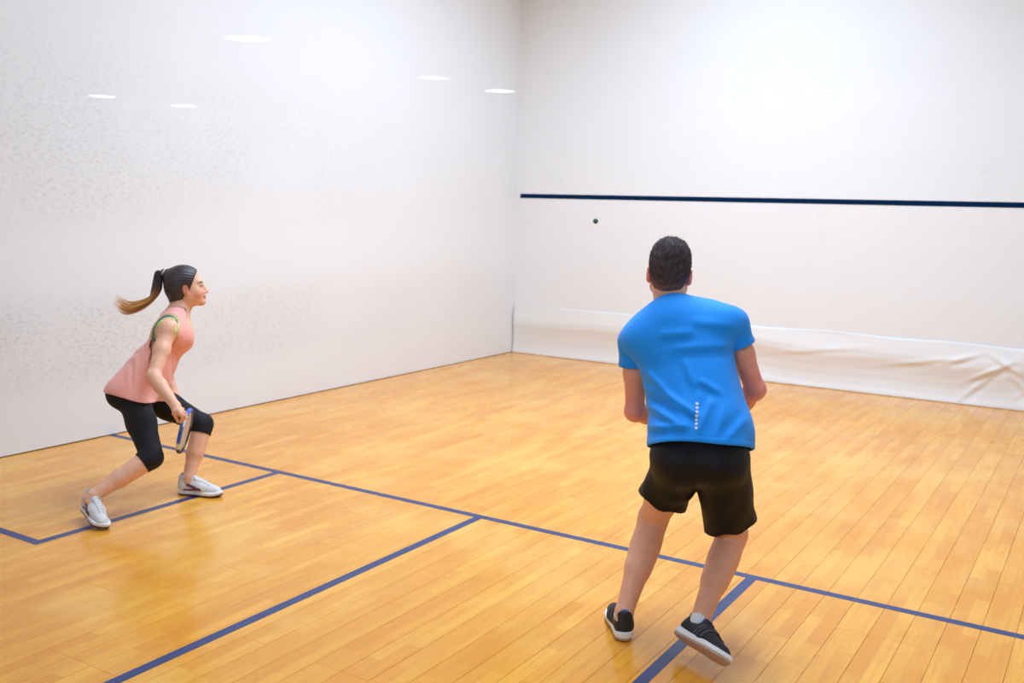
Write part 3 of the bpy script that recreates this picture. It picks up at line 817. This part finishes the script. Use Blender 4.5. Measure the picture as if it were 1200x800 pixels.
        base_n = len(vs); mB = MB()
        rr = [rad*(.75+.25*min(1, k/4))*(1-.92*(k/n)**3) for k in range(n+1)]
        mB.tube(out, rr, 4)
        for i, p in enumerate(mB.v):
            vs.append(p); t = min(1, (i//4)/n*length)
            c = c0 if t < .34 else (lerp(c0, c1, (t-.34)/.16) if t < .50 else lerp(c1, c2, min(1, (t-.50)/.25)))
            cs.append(np.asarray(c)*shade)
        fs.extend([tuple(j+base_n for j in q) for q in mB.f])
    for k in range(210):
        an = rnd.random()*6.283; rr = math.sqrt(rnd.random())
        strand((rr*math.cos(an), rr*math.sin(an)), rnd.choice((-1.0, -.8, -.3, .1, .45, .6))*.45+rnd.uniform(-.14, .14)-.05, rnd.uniform(.0022, .0042), rnd.uniform(.78, 1.0) if k % 4 else rnd.uniform(.62, .8), rnd.choice((.7, 1.0, 1.12, 1.25)))
    mesh_from('ponytail', np.array(vs), fs, M['hair_f'], hair, True, np.array(cs))
    b = MB(); ax = unit(P0-hc); e1 = unit(np.cross(ax, UPZ)); e2 = np.cross(ax, e1)
    b.tube([P0+ax*.002+(e1*math.cos(t)+e2*math.sin(t))*.0175 for t in np.linspace(0, 6.283, 17)[:-1]], .0062, 8, True)
    b.build('hair_tie', M['tie'], hair, True)

    # sports bra and tank top, both cut from an inflated torso
    T = Body(); T.p = []
    T.ell(hipc+U*.045-Fp*.022, Ap, V(.112, .150, .110), .05)
    for s in (1, -1): T.ball(hipc+Rp*(.068*s)-Fp*.058-U*.012, .088, .05)
    T.ell(J['waist'], At, V(.092, .122, .125), .06); T.ell(J['chest']-Ft*.004, At, V(.102, .135, .150), .06)
    for s in (1, -1): T.ball(J['chest']+At[1]*(.060*s)+Ft*.052+U*.020, .051, .05)
    for q in ('shR', 'shL'):
        T.cone(nb-U*.035-Ft*.012, J[q], .052, .042, .05); T.cone(nb+U*.03-Ft*.01, lerp(nb, J[q], .6), .040, .034, .04)
        T.cone(lerp(J['chest'], J[q], .3)-Ft*.03, J[q], .06, .045, .05); T.ball(J[q], .046, .035)
    Tt = Body(); Tt.p = list(T.p)
    for h_, k_ in (('hipR', 'kneeR'), ('hipL', 'kneeL')): Tt.cone(J[h_], lerp(J[h_], J[k_], .3), .086, .082, .04)
    # loose drape of the tank: a soft fill at the back and belly
    Tt.ell(lerp(J['waist'], hipc, .35)-Ft*.004, At, V(.098, .140, .15), .07)
    Tt.ell(J['waist']+Ft*.012+U*.02, At, V(.095, .125, .14), .06)
    def neck_hole(P, r): return smin(s_ell(P, nb+Ft*.072-U*.030, At, V(.088+r, .082+r, .135+r)), s_cone(P, nb-Ft*.03-U*.004, nb+U*.2, .074+r, .11+r), .02)
    def arm_hole(P, r, back=0.0):
        d = None
        for s, q in ((1, 'shR'), (-1, 'shL')):
            o = J[q]+At[1]*(.006*s)-Ft*back
            e = smin(s_cone(P, o+U*.05+At[1]*.05*s, o-U*.055-Ft*.012, .050+r, .056+r), s_cone(P, o, J['elR' if s > 0 else 'elL'], .05+r, .05+r), .02)
            d = e if d is None else np.minimum(d, e)
        return d
    hn = unit(np.cross(WX['hem2']-WX['hem1'], V(.76, -.65, 0)));
    if hn[2] < 0: hn = -hn
    hem0 = (WX['hem1']+WX['hem2'])/2
    def tank(P):
        s = (P-hem0) @ hn
        drape = .008+.005*np.clip((.16-s)/.16, 0, 1)
        q = (P-J['waist']) @ At.T
        wr = .0032*np.sin((q[:, 2]*1.0+q[:, 0]*.75+.03*np.sin(q[:, 0]*34+1)+.02*np.sin(q[:, 1]*40))*78)*(.5+.5*np.sin(q[:, 0]*50+q[:, 2]*21))*np.clip((.12-q[:, 2])/.08, 0, 1)*np.clip((q[:, 2]+.16)/.06, 0, 1)
        wr = wr+.003*wave(P, 26, 5)*np.clip((.14-s)/.12, 0, 1)
        o = Tt(P)-drape+wr; i = o+.007
        d = np.maximum(o, -i)
        hemw = .006*np.sin(q[:, 1]*22+1.0)
        d = np.maximum(d, -(s+hemw))
        d = np.maximum(d, -neck_hole(P, 0.0)); d = np.maximum(d, -arm_hole(P, .036, .038))
        return d.astype(F32)
    class Near:
        def __init__(s, f): s.f = f
        def __call__(s, P): return s.f(P)
    tb = np.stack([hipc, nb, J['shR'], J['shL'], J['chest']])
    solid('tank_top', Near(tank), tb.min(0)-.24, tb.max(0)+.12, .0042, M['peach'], base)
    cutU = lambda P: -((P-J['chest']) @ U+.075)
    def bra(P):
        o = T(P)-.0045; d = np.maximum(o, -(o+.010)); d = np.maximum(d, cutU(P))
        return np.maximum(np.maximum(d, -neck_hole(P, -.010)), -arm_hole(P, -.008)).astype(F32)
    bo = solid('sports_bra', bra, tb.min(0)-.12, tb.max(0)+.12, .0042, M['bra_grey'], base)
    def trim(P):
        o = T(P)-.0065; d = np.maximum(o, -(o+.008)); a = arm_hole(P, 0); n = neck_hole(P, 0)
        fr = np.minimum((P-J['shR']) @ Ft, (P-J['shL']) @ Ft)
        band = np.minimum.reduce([np.where(fr < .012, np.abs(a+.003)-.0050, 1), np.abs(arm_hole(P, .0, .038)-.031)-.0050, np.where((P-nb) @ Ft > .055, np.abs(n+.0075)-.0042, 1)])
        d = np.maximum(d, band); return np.maximum(np.maximum(d, cutU(P)), np.maximum(-(n+.013), -(a+.009))).astype(F32)
    solid('bra_trim', trim, tb.min(0)-.12, tb.max(0)+.12, .0035, M['lime'], bo, None, 1)

    # capris
    Lg = Body()
    Lg.ell(hipc+U*.045-Fp*.022, Ap, V(.112, .150, .110), .05)
    for s in (1, -1): Lg.ball(hipc+Rp*(.068*s)-Fp*.058-U*.012, .088, .05)
    Lg.ell(J['waist'], At, V(.092, .122, .125), .06)
    legs = {}
    for h, k, a in (('hipR', 'kneeR', 'ankR'), ('hipL', 'kneeL', 'ankL')):
        b2 = Body(); q = unit(np.cross(J[k]-J[h], -Rp)); leg_prims(b2, J[h], J[k], J[a], J[a]+(J[a]-J[k])*.1, q, .97); legs[k] = b2
    def capri(P):
        d = smin(Lg(P), smin(legs['kneeR'](P), legs['kneeL'](P), .03), .04)
        kn = np.minimum(nrm(P-J['kneeR']), nrm(P-J['kneeL']))
        o = d-.005+.0022*wave(P, 70, 9)*np.clip((.13-kn)/.09, 0, 1); i = o+.0075
        d = np.maximum(o, -i)
        for k, a in (('kneeR', 'ankR'), ('kneeL', 'ankL')):
            ax = unit(J[a]-J[k]); near = nrm(P-lerp(J[k], J[a], .5))
            cut = np.minimum(((P-J[k]) @ ax)-.062, .30-near)
            d = np.maximum(d, np.where(near < .30, cut, -1))
        return np.maximum(d, (P-J['waist']) @ U+.045).astype(F32)
    cb = np.stack([hipc, J['kneeR'], J['kneeL'], J['waist']])
    solid('capri_leggings', capri, cb.min(0)-.20, cb.max(0)+.20, .0042, M['capri'], base)

    mats = {'upper': M['white_mesh'], 'midsole': M['white_rubber'], 'outsole': M['plum_sole'], 'lining': M['grey_lining'], 'side_stripe': M['burgundy'], 'laces': M['white_lace']}
    for q, mir in (('R', True), ('L', False)):
        hl, tl_, uv = SHOES[('W', q)]; shoe(base, 'white', .275, hl, tl_, uv, mats, mir)
        x = unit(tl_-hl); z = np.cross(x, unit(np.cross(uv, x))); p = hl+x*.064
        k = MB(); d = unit(J['knee'+q]-J['ank'+q]); k.tube([p+z*.05, p+z*.085, p+z*.085+d*.016], [.036, .0365, .035], 20); k.build('sock', M['sock'], base, True)
    return base

# ---- the racket in her right hand
def build_racket():
    g = WJ['haR']; c = WX['rackC']; a = unit(c-g); D = float(np.linalg.norm(c-g))
    b = UPZ*.97+unit(V(.65, .76, 0))*.25; b = unit(b-a*float(b @ a)); n = np.cross(a, b)
    t = empty('racket', tuple(map(float, g-a*.10))); tag(t, "blue and white racket gripped in the crouching woman's right hand", 'racket')
    P = lambda x, y, z: g+a*x+b*y+n*z
    hw, hl = .120, .150
    # frame: deep box-section hoop, blue and white at the throat, navy at the tip
    N = 72; v = []; f = []; cs = []
    for i in range(N):
        th = 2*math.pi*i/N; x = D-hl*math.cos(th)*(1.0 if math.cos(th) < 0 else 1.02); y = hw*math.sin(th)
        ox, oy = -math.cos(th)*hw, math.sin(th)*hl; l = math.hypot(ox, oy); ox /= l; oy /= l
        for (r, z) in ((-.004, -.007), (0, -.0105), (.004, -.0105), (.0075, -.006), (.0075, .006), (.004, .0105), (0, .0105), (-.004, .007)):
            v.append(P(x+ox*r, y+oy*r, z))
            u = (x-D)/hl
            if u < -.30:
                cl = srgb(40, 110, 240)
                if -.16 < y/hw-.05 < .34 or y/hw < -.78: cl = srgb(232, 232, 238)
            else: cl = srgb(28, 26, 52) if y/hw < .55 else srgb(120, 118, 170)
            cs.append(cl)
    for i in range(N):
        for k in range(8): f.append((i*8+k, ((i+1) % N)*8+k, ((i+1) % N)*8+(k+1) % 8, i*8+(k+1) % 8))
    mesh_from('frame', v, np.array(f), tintmat('racket_paint', .3, .02), t, True, np.array(cs))
    th = MB()
    for s in (1, -1): th.tube([P(.075, s*.008, 0), P(.11, s*.014, 0), P(D-hl*.86, s*.062, 0)], [.009, .0085, .0075], 10)
    th.build('throat', plain('racket_blue', srgb(40, 110, 240), .3), t, True)
    gr = MB(); gr.tube([P(x, 0, 0) for x in (-.032, -.030, -.022, 0, .05, .078, .082)], [.010, .0130, .0135, .0140, .0140, .0140, .011], 8); gr.build('grip', plain('dark_grip', (.02, .02, .03), .8, .2, 200, .2), t)
    st = MB()
    for i in range(-12, 13):
        y = i*.0092; h = hl*math.sqrt(max(0, 1-(y/hw)**2))
        if h > .02: st.tube([P(D-h, y, .0008), P(D+h, y, .0008)], .0017, 4)
    for i in range(-15, 16):
        x = i*.0094; w = hw*math.sqrt(max(0, 1-(x/hl)**2))
        if w > .02: st.tube([P(D+x, -w, -.0008), P(D+x, w, -.0008)], .0017, 4)
    st.build('strings', plain('white_strings', (.85, .80, .76), .5, .02), t)

# ---- the man
def build_man():
    J = MJ
    base = empty('person', (4.70, 3.35, 0)); tag(base, 'man seen from behind in blue t-shirt, black shorts and black shoes', 'person')
    U = unit(J['neck0']-J['pelvis']); Rp = unit(J['hipR']-J['hipL']); Rs = unit(J['shR']-J['shL'])
    Ft = unit(np.cross(U, Rs)); Fp = unit(np.cross(U, Rp))
    At = np.stack([Ft, unit(np.cross(Ft, U)), U]).astype(F32); Ap = np.stack([Fp, unit(np.cross(Fp, U)), U]).astype(F32)
    hipc = (J['hipR']+J['hipL'])/2; nb = J['neck0']; hc = J['head']; hs = 1.06
    Ah = frame(V(-.37, .93, .05), UPZ+V(.04, .01, 0))
    def torso(B):
        B.ell(hipc+U*.05-Fp*.01, Ap, V(.115, .155, .12), .05)
        for s in (1, -1): B.ball(hipc+Rp*(.075*s)-Fp*.055-U*.01, .092, .05)
        B.ell(J['waist'], At, V(.105, .150, .15), .06)
        B.ell(J['chest']+U*.01, At, V(.120, .172, .18), .07)
        for q in ('shR', 'shL'):
            B.cone(nb-U*.105-Ft*.02, J[q], .075, .050, .06)
            B.cone(nb-U*.07-Ft*.02, lerp(nb, J[q], .9)+U*.004, .056, .042, .06)
            B.cone(nb-U*.045-Ft*.012, lerp(nb, J[q], .62), .046, .048, .05)
            B.cone(lerp(J['chest'], J[q], .25)-Ft*.045, lerp(J['chest'], J[q], .85)-Ft*.03, .07, .055, .05)
    B = Body(); torso(B)
    nt = hc+(Ah.T @ V(-.030, 0, -.06))*hs
    B.chain([nb-U*.02, lerp(nb, nt, .5), nt], [.064, .059, .059], .03)
    arm_prims(B, J['shR'], J['elR'], J['wrR'], 1.04); arm_prims(B, J['shL'], J['elL'], J['wrL'], 1.04)
    leg_prims(B, J['hipR'], J['kneeR'], J['ankR'], J['toeR'], unit(np.cross(J['kneeR']-J['hipR'], -Rp)*.5+np.cross(J['ankR']-J['kneeR'], -Rp)), 1.06, 1.16)
    leg_prims(B, J['hipL'], J['kneeL'], J['ankL'], J['toeL'], unit(np.cross(J['kneeL']-J['hipL'], -Rp)*.5+np.cross(J['ankL']-J['kneeL'], -Rp)), 1.06, 1.16)
    head_prims(B, hc, Ah, hs, False)
    for q, s in (('R', 1), ('L', -1)):
        w = J['wr'+q]; d = unit(w-J['el'+q]); g = w+d*.085
        hand_grip(B, w, g, unit(U*.5+Ft*.85), w-g+Rs*.05*s, 1.04, s, .027)
    base_c = V(*srgb(236, 174, 142)); red = V(*srgb(246, 150, 134)); earc = V(*srgb(240, 120, 100)); brow = V(*srgb(50, 36, 32)); lip = V(*srgb(190, 100, 92))
    def col(v):
        c = np.tile(base_c, (len(v), 1)); q = (v-hc) @ Ah.T/hs
        for s in (1, -1):
            k = np.clip(1.6-nrm((q-V(-.004, .082*s, -.012))/V(.03, .018, .04)), 0, 1)[:, None]*.8; c = c*(1-k)+earc*k
            k = np.clip(1.6-nrm((q-V(.088, .036*s, .024))/V(.02, .021, .0048)), 0, 1)[:, None]; c = c*(1-k)+brow*k
        k = np.clip(1.8-nrm((q-V(.098, 0, -.068))/V(.022, .022, .009)), 0, 1)[:, None]*.7; c = c*(1-k)+lip*k
        for e in ('elR', 'elL'):
            k = np.clip(1.35-nrm(v-J[e])/.17, 0, 1)[:, None]*.8; c = c*(1-k)+red*k
        return c
    allp = np.stack(list(J.values())); lo = allp.min(0)-.17; hi = allp.max(0)+.20; lo[2] = 0.0
    solid('body', B, lo, hi, .0042, M['skin'], base, col)
    for s in (1, -1):
        c = hc+(Ah.T @ V(.0832, .033*s, .0012))*hs; v = []; f = []; n, m = 14, 8; r = .0118
        for j in range(m+1):
            th = math.pi*j/m
            for i in range(n): v.append(c+(Ah.T @ V(math.cos(th), math.sin(th)*math.cos(2*math.pi*i/n), math.sin(th)*math.sin(2*math.pi*i/n)))*r)
        for j in range(m):
            for i in range(n): f.append((j*n+i, j*n+(i+1) % n, (j+1)*n+(i+1) % n, (j+1)*n+i))
        cc = np.zeros((len(v), 3)); w = np.repeat(np.arange(m+1), n); cc[:] = (.75, .72, .70); cc[w <= 2] = (.08, .05, .03); cc[w <= 0] = (.005, .005, .005)
        mesh_from('eye', v, np.array(f), M['eye'], base, True, cc)
    # short cropped hair, faded at the nape
    def cap(P):
        q = ((P-hc) @ Ah.T/hs).astype(F32); I = np.eye(3, dtype=F32)
        d = s_ell(q, V(-.012, 0, .030), I, V(.103, .0815, .099))
        d = smin(d, s_ell(q, V(-.045, 0, -.012), I, V(.064, .059, .073)), .03)
        d = smin(d, s_ell(q, V(.0, 0, .075), I, V(.085, .066, .062)), .03)
        d = d+.0012*wave(q, 160, 3)+.0014*wave(q, 70, 8)
        front = q[:, 0]-(.058+.32*q[:, 2])
        under = -(q[:, 2]+.058-.30*(q[:, 0]+.04))
        side = np.minimum(q[:, 0]+.018-.35*(q[:, 2]+.02), -(q[:, 2]-.028))
        ear = s_ell(q, V(-.002, .085, -.008), I, V(.026, .05, .034)); ear = np.minimum(ear, s_ell(q, V(-.002, -.085, -.008), I, V(.026, .05, .034)))
        d = smax(d, smax(front, under, .01), .008)
        d = smax(d, -ear, .006); d = smax(d, side, .008)
        return (d*hs).astype(F32)
    top = V(*srgb(82, 70, 70)); lowc = V(*srgb(158, 116, 98))
    def hcol(v):
        q = (v-hc) @ Ah.T/hs; k = np.clip((-.015-q[:, 2]+.25*(q[:, 0]+.09))/.055, 0, 1)[:, None]; n = (0.85+.3*wave(v, 300, 4))[:, None]
        return (top*(1-k)+lowc*k)*np.clip(n, .6, 1.3)
    v, f = isosurface(cap, hc-.16, hc+.18, .0035); v = relax(v, f, 1)
    # stubbly tufts over the crown
    rs = np.random.RandomState(5); ctr = hc+(Ah.T @ V(-.02, 0, .02))*hs
    idx = rs.choice(len(v), 2600); tv = []; tf = []; n0 = len(v)
    for i in idx:
        p = v[i]; d = unit(p-ctr); q = (p-hc) @ Ah.T/hs
        if q[2] < .0: continue
        ln = .0035+.006*max(0, q[2]-.05)/.08*rs.rand()+.002*rs.rand(); lean = unit(d+Ah[0]*.3+rs.normal(size=3)*.25)
        e = unit(np.cross(lean, V(.3, .5, .8)))*.0019; g = np.cross(lean, e); b0 = n0+len(tv)
        tv += [p+e-d*.001, p-.5*e+.87*g-d*.001, p-.5*e-.87*g-d*.001, p+lean*ln]
        tf += [(b0, b0+1, b0+3, b0+3), (b0+1, b0+2, b0+3, b0+3), (b0+2, b0, b0+3, b0+3)]
    vv = np.concatenate([v, np.array(tv, F32)]); ff = [tuple(q) for q in f]+[q[:3] for q in tf]
    mesh_from('hair', vv, ff, M['hair_m'], base, True, hcol(vv))

    # t-shirt: boxy inflated torso with creases, raglan sleeves as parts
    hemdir = unit(MX['hemR']-MX['hemL']); hemn = unit(U*.9+UPZ*.3); hemn = unit(hemn-hemdir*float(hemn @ hemdir)); hem0 = lerp(MX['hemL'], MX['hemR'], .5)
    T = Body(); torso(T)
    T.ell(J['waist']-U*.06-Ft*.01+Rp*.012, Ap, V(.125, .162, .20), .07)
    T.ell(lerp(J['waist'], J['chest'], .5)-Ft*.015, At, V(.125, .170, .20), .07)
    T.ell(hipc+U*.10-Fp*.015+Rp*.012, Ap, V(.140, .176, .15), .06)
    T.ell(nb-U*.15-Ft*.02, At, V(.085, .160, .11), .08)
    vd = unit(V(4.75, 3.4, 0.95)-V(6.104, -.166, 1.699)); sr = unit(np.cross(vd, UPZ)); su = np.cross(sr, vd)
    def cxy(p): return np.stack([(p-hem0) @ sr, (p-hem0) @ su], -1)
    # creases on the back, as (start, end, height, width) in metres across and up from the middle of the hem
    CR = [((-.225, .26), (-.125, .167), .007, .015), ((-.135, .175), (-.02, .105), .007, .014), ((-.215, .20), (-.09, .12), .007, .014), ((-.20, .125), (-.10, .075), .006, .013),
          ((-.19, .05), (-.06, .062), .006, .013), ((-.08, .31), (-.035, .21), .004, .015), ((.026, .16), (-.012, .055), .005, .013), ((-.012, .235), (.055, .20), .005, .014),
          ((-.18, .41), (-.06, .425), .0035, .018), ((-.12, .36), (.10, .385), .0035, .018), ((.15, .30), (.19, .14), .004, .018), ((.16, .10), (.10, .03), .004, .016), ((.08, .14), (.06, .05), .003, .014), ((-.05, .47), (.12, .46), .003, .02)]
    def crease(P):
        c = cxy(P).astype(F32); d = np.zeros(len(P), F32)
        for a, b, am, w in CR:
            a = np.array(a, F32); ab = np.array(b, F32)-a; L2 = float(ab @ ab); q = c-a; t = np.clip(q @ ab/L2, 0, 1)
            n = (q[:, 0]*ab[1]-q[:, 1]*ab[0])/math.sqrt(L2); e = np.linalg.norm(q-t[:, None]*ab, axis=1)
            L = math.sqrt(L2); al = (q @ ab)/L; over = np.maximum(np.abs(al-L/2)-L*.32, 0)
            d += 1.35*am*(np.exp(-(n/w)**2)-.75*np.exp(-((n-1.9*w)/(1.2*w))**2))*np.exp(-(over/(.16*L+.012))**2)
        d = d*np.clip(-((P-J['waist']) @ Ft)/.05+.4, 0, 1)
        return d
    def shirt(P):
        s = (P-hem0) @ hemn
        o = T(P)-.012-.006*np.clip((.2-s)/.2, 0, 1)-crease(P)+.0018*wave(P, 22, 2)+.003*wave(P, 30, 6)*np.clip((.10-s)/.1, 0, 1)
        o = o-.0015*(np.abs(s-.008)<.010)
        i = o+.0105; d = np.maximum(o, -i)
        d = np.maximum(d, -(s+.004*np.sin(cxy(P)[:, 0]*18)))
        nk = s_cone(P, nb-U*.06+Ft*.022, nb+U*.16+Ft*.03, .066, .086)
        d = np.maximum(d, -nk)
        return d.astype(F32)
    tb = np.stack([hipc, nb, J['shR'], J['shL'], MX['hemL'], MX['hemR']])
    so = solid('t_shirt', shirt, tb.min(0)-V(.24, .24, .10), tb.max(0)+V(.24, .24, .10), .0040, M['blue_shirt'], base)
    for q, L in (('R', .095), ('L', .105)):
        sh, el = J['sh'+q], J['el'+q]; ax = unit(el-sh); inn = lerp(sh, nb-U*.05, .42)
        def sleeve(P):
            t = (P-sh) @ ax
            o = smin(s_cone(P, sh, sh+ax*.22, .060, .068), s_cone(P, inn, sh, .055, .060), .03)-.006+.0022*wave(P, 32, 12)
            o = o-.0016*(np.abs(t-L+.012) < .009)
            d = np.maximum(o, -(o+.0075)); return np.maximum(d, t-L).astype(F32)
        pts = np.stack([sh, sh+ax*L, inn]); solid('sleeve', sleeve, pts.min(0)-.11, pts.max(0)+.11, .0042, M['blue_shirt'], so)
    # collar band
    cb_ = MB(); cc = nb-U*.052+Ft*.006; ring = []
    for k in range(28):
        a = 2*math.pi*k/28; d = At[0]*math.cos(a)+At[1]*math.sin(a); ring.append(cc+d*(.070+.006*math.cos(a))-U*(.045*max(0, math.cos(a)))+U*.010)
    cb_.tube(ring, .0095, 8, True); cb_.build('collar', M['blue_shirt'], so, True)
    # seven reflective dots, pressed on to the back of the shirt
    dots = MB(); a, b = MX['dots0'], MX['dots1']
    for k in range(7):
        p = lerp(a, b, k/6); lo_, hi_ = -.12, .16; ts = np.linspace(lo_, hi_, 281).astype(F32)
        val = shirt(p+ts[:, None]*vd); i = int(np.argmax(val < 0)); hit = p+vd*float(ts[i])
        e = .004; g = np.array([shirt((hit+d)[None].astype(F32))[0]-shirt((hit-d)[None].astype(F32))[0] for d in np.eye(3, dtype=F32)*e])
        n = unit(g) if np.linalg.norm(g) > 1e-6 else -vd
        if float(n @ vd) > -0.3: n = -vd
        e1 = unit(np.cross(n, UPZ)); e2 = np.cross(n, e1); r = .0062; m = 12
        top_ = [hit+n*.0022+(e1*math.cos(6.283*j/m)+e2*math.sin(6.283*j/m))*r for j in range(m)]; bot = [q-n*.004 for q in top_]
        dots.add(top_+bot, [tuple(reversed(range(m)))]+[(j, (j+1) % m, m+(j+1) % m, m+j) for j in range(m)])
    dots.build('reflective_dots', M['reflective'], so)

    # shorts
    Pv = Body()
    Pv.ell(hipc+U*.05-Fp*.01, Ap, V(.125, .175, .13), .05)
    for s in (1, -1): Pv.ball(hipc+Rp*(.075*s)-Fp*.055-U*.01, .100, .05)
    LEG = []
    cutL = (lerp(MX['shemL1'], MX['shemL2'], .5), unit(np.cross(MX['shemL2']-MX['shemL1'], -vd))); cutR = (lerp(MX['shemR1'], MX['shemR2'], .5)-UPZ*.02, unit(np.cross(MX['shemR2']-MX['shemR1'], -vd)))
    for q, (c0, n0), r0, r1 in (('L', cutL, .100, .107), ('R', cutR, .104, .108)):
        n = n0 if n0[2] < 0 else -n0
        n = unit(n*.75+unit(J['knee'+q]-J['hip'+q])*.45)
        LEG.append((J['hip'+q], J['hip'+q]+unit(J['knee'+q]-J['hip'+q])*.48, r0, r1, c0, n))
    def leg_d(P, g, ext):
        d = None
        for k, (a, b, r0, r1, c0, n) in enumerate(LEG):
            e = s_cone(P, a, b, r0, r1)+g+.006*wave(P, 22, 21+k)+.003*wave(P, 48, 25+k)
            e = np.maximum(e, (P-c0) @ n-ext+.006*np.sin((P @ sr)*60))
            d = e if d is None else smin(d, e, .012)
        return d
    def shorts(P):
        o = smin(Pv(P), leg_d(P, 0, 0), .05)+.0025*wave(P, 36, 31); i = smin(Pv(P)+.009, leg_d(P, .009, .12), .05)+.0025*wave(P, 36, 31)
        d = np.maximum(o, -i); return np.maximum(d, (P-J['waist']) @ U-.02).astype(F32)
    sb = np.stack([hipc, J['kneeR'], J['kneeL'], J['waist']])
    solid('shorts', shorts, sb.min(0)-.22, sb.max(0)+.22, .0045, M['shorts'], base)

    mats = {'upper': M['black_mesh'], 'midsole': M['white_rubber'], 'outsole': M['tan_sole'], 'lining': M['blue_lining'], 'side_stripe': M['slate_stripe'], 'laces': M['black_lace'], 'pull_tab': M['black_mesh']}
    for q, mir in (('L', False), ('R', True)):
        hl, tl_, upv = SHOES[('M', q)]; shoe(base, 'black', .30, hl, tl_, upv, mats, mir); x = unit(tl_-hl)
        p = hl+x*.058; y = unit(np.cross(upv, x)); z = np.cross(x, y); d = unit(J['knee'+q]-J['ank'+q]); k = MB()
        k.tube([p+z*.05, p+z*.092, p+z*.092+d*.022], [.038, .040, .0385], 20); k.build('sock', M['sock'], base, True)
    return base

build_woman()
build_racket()
build_man()
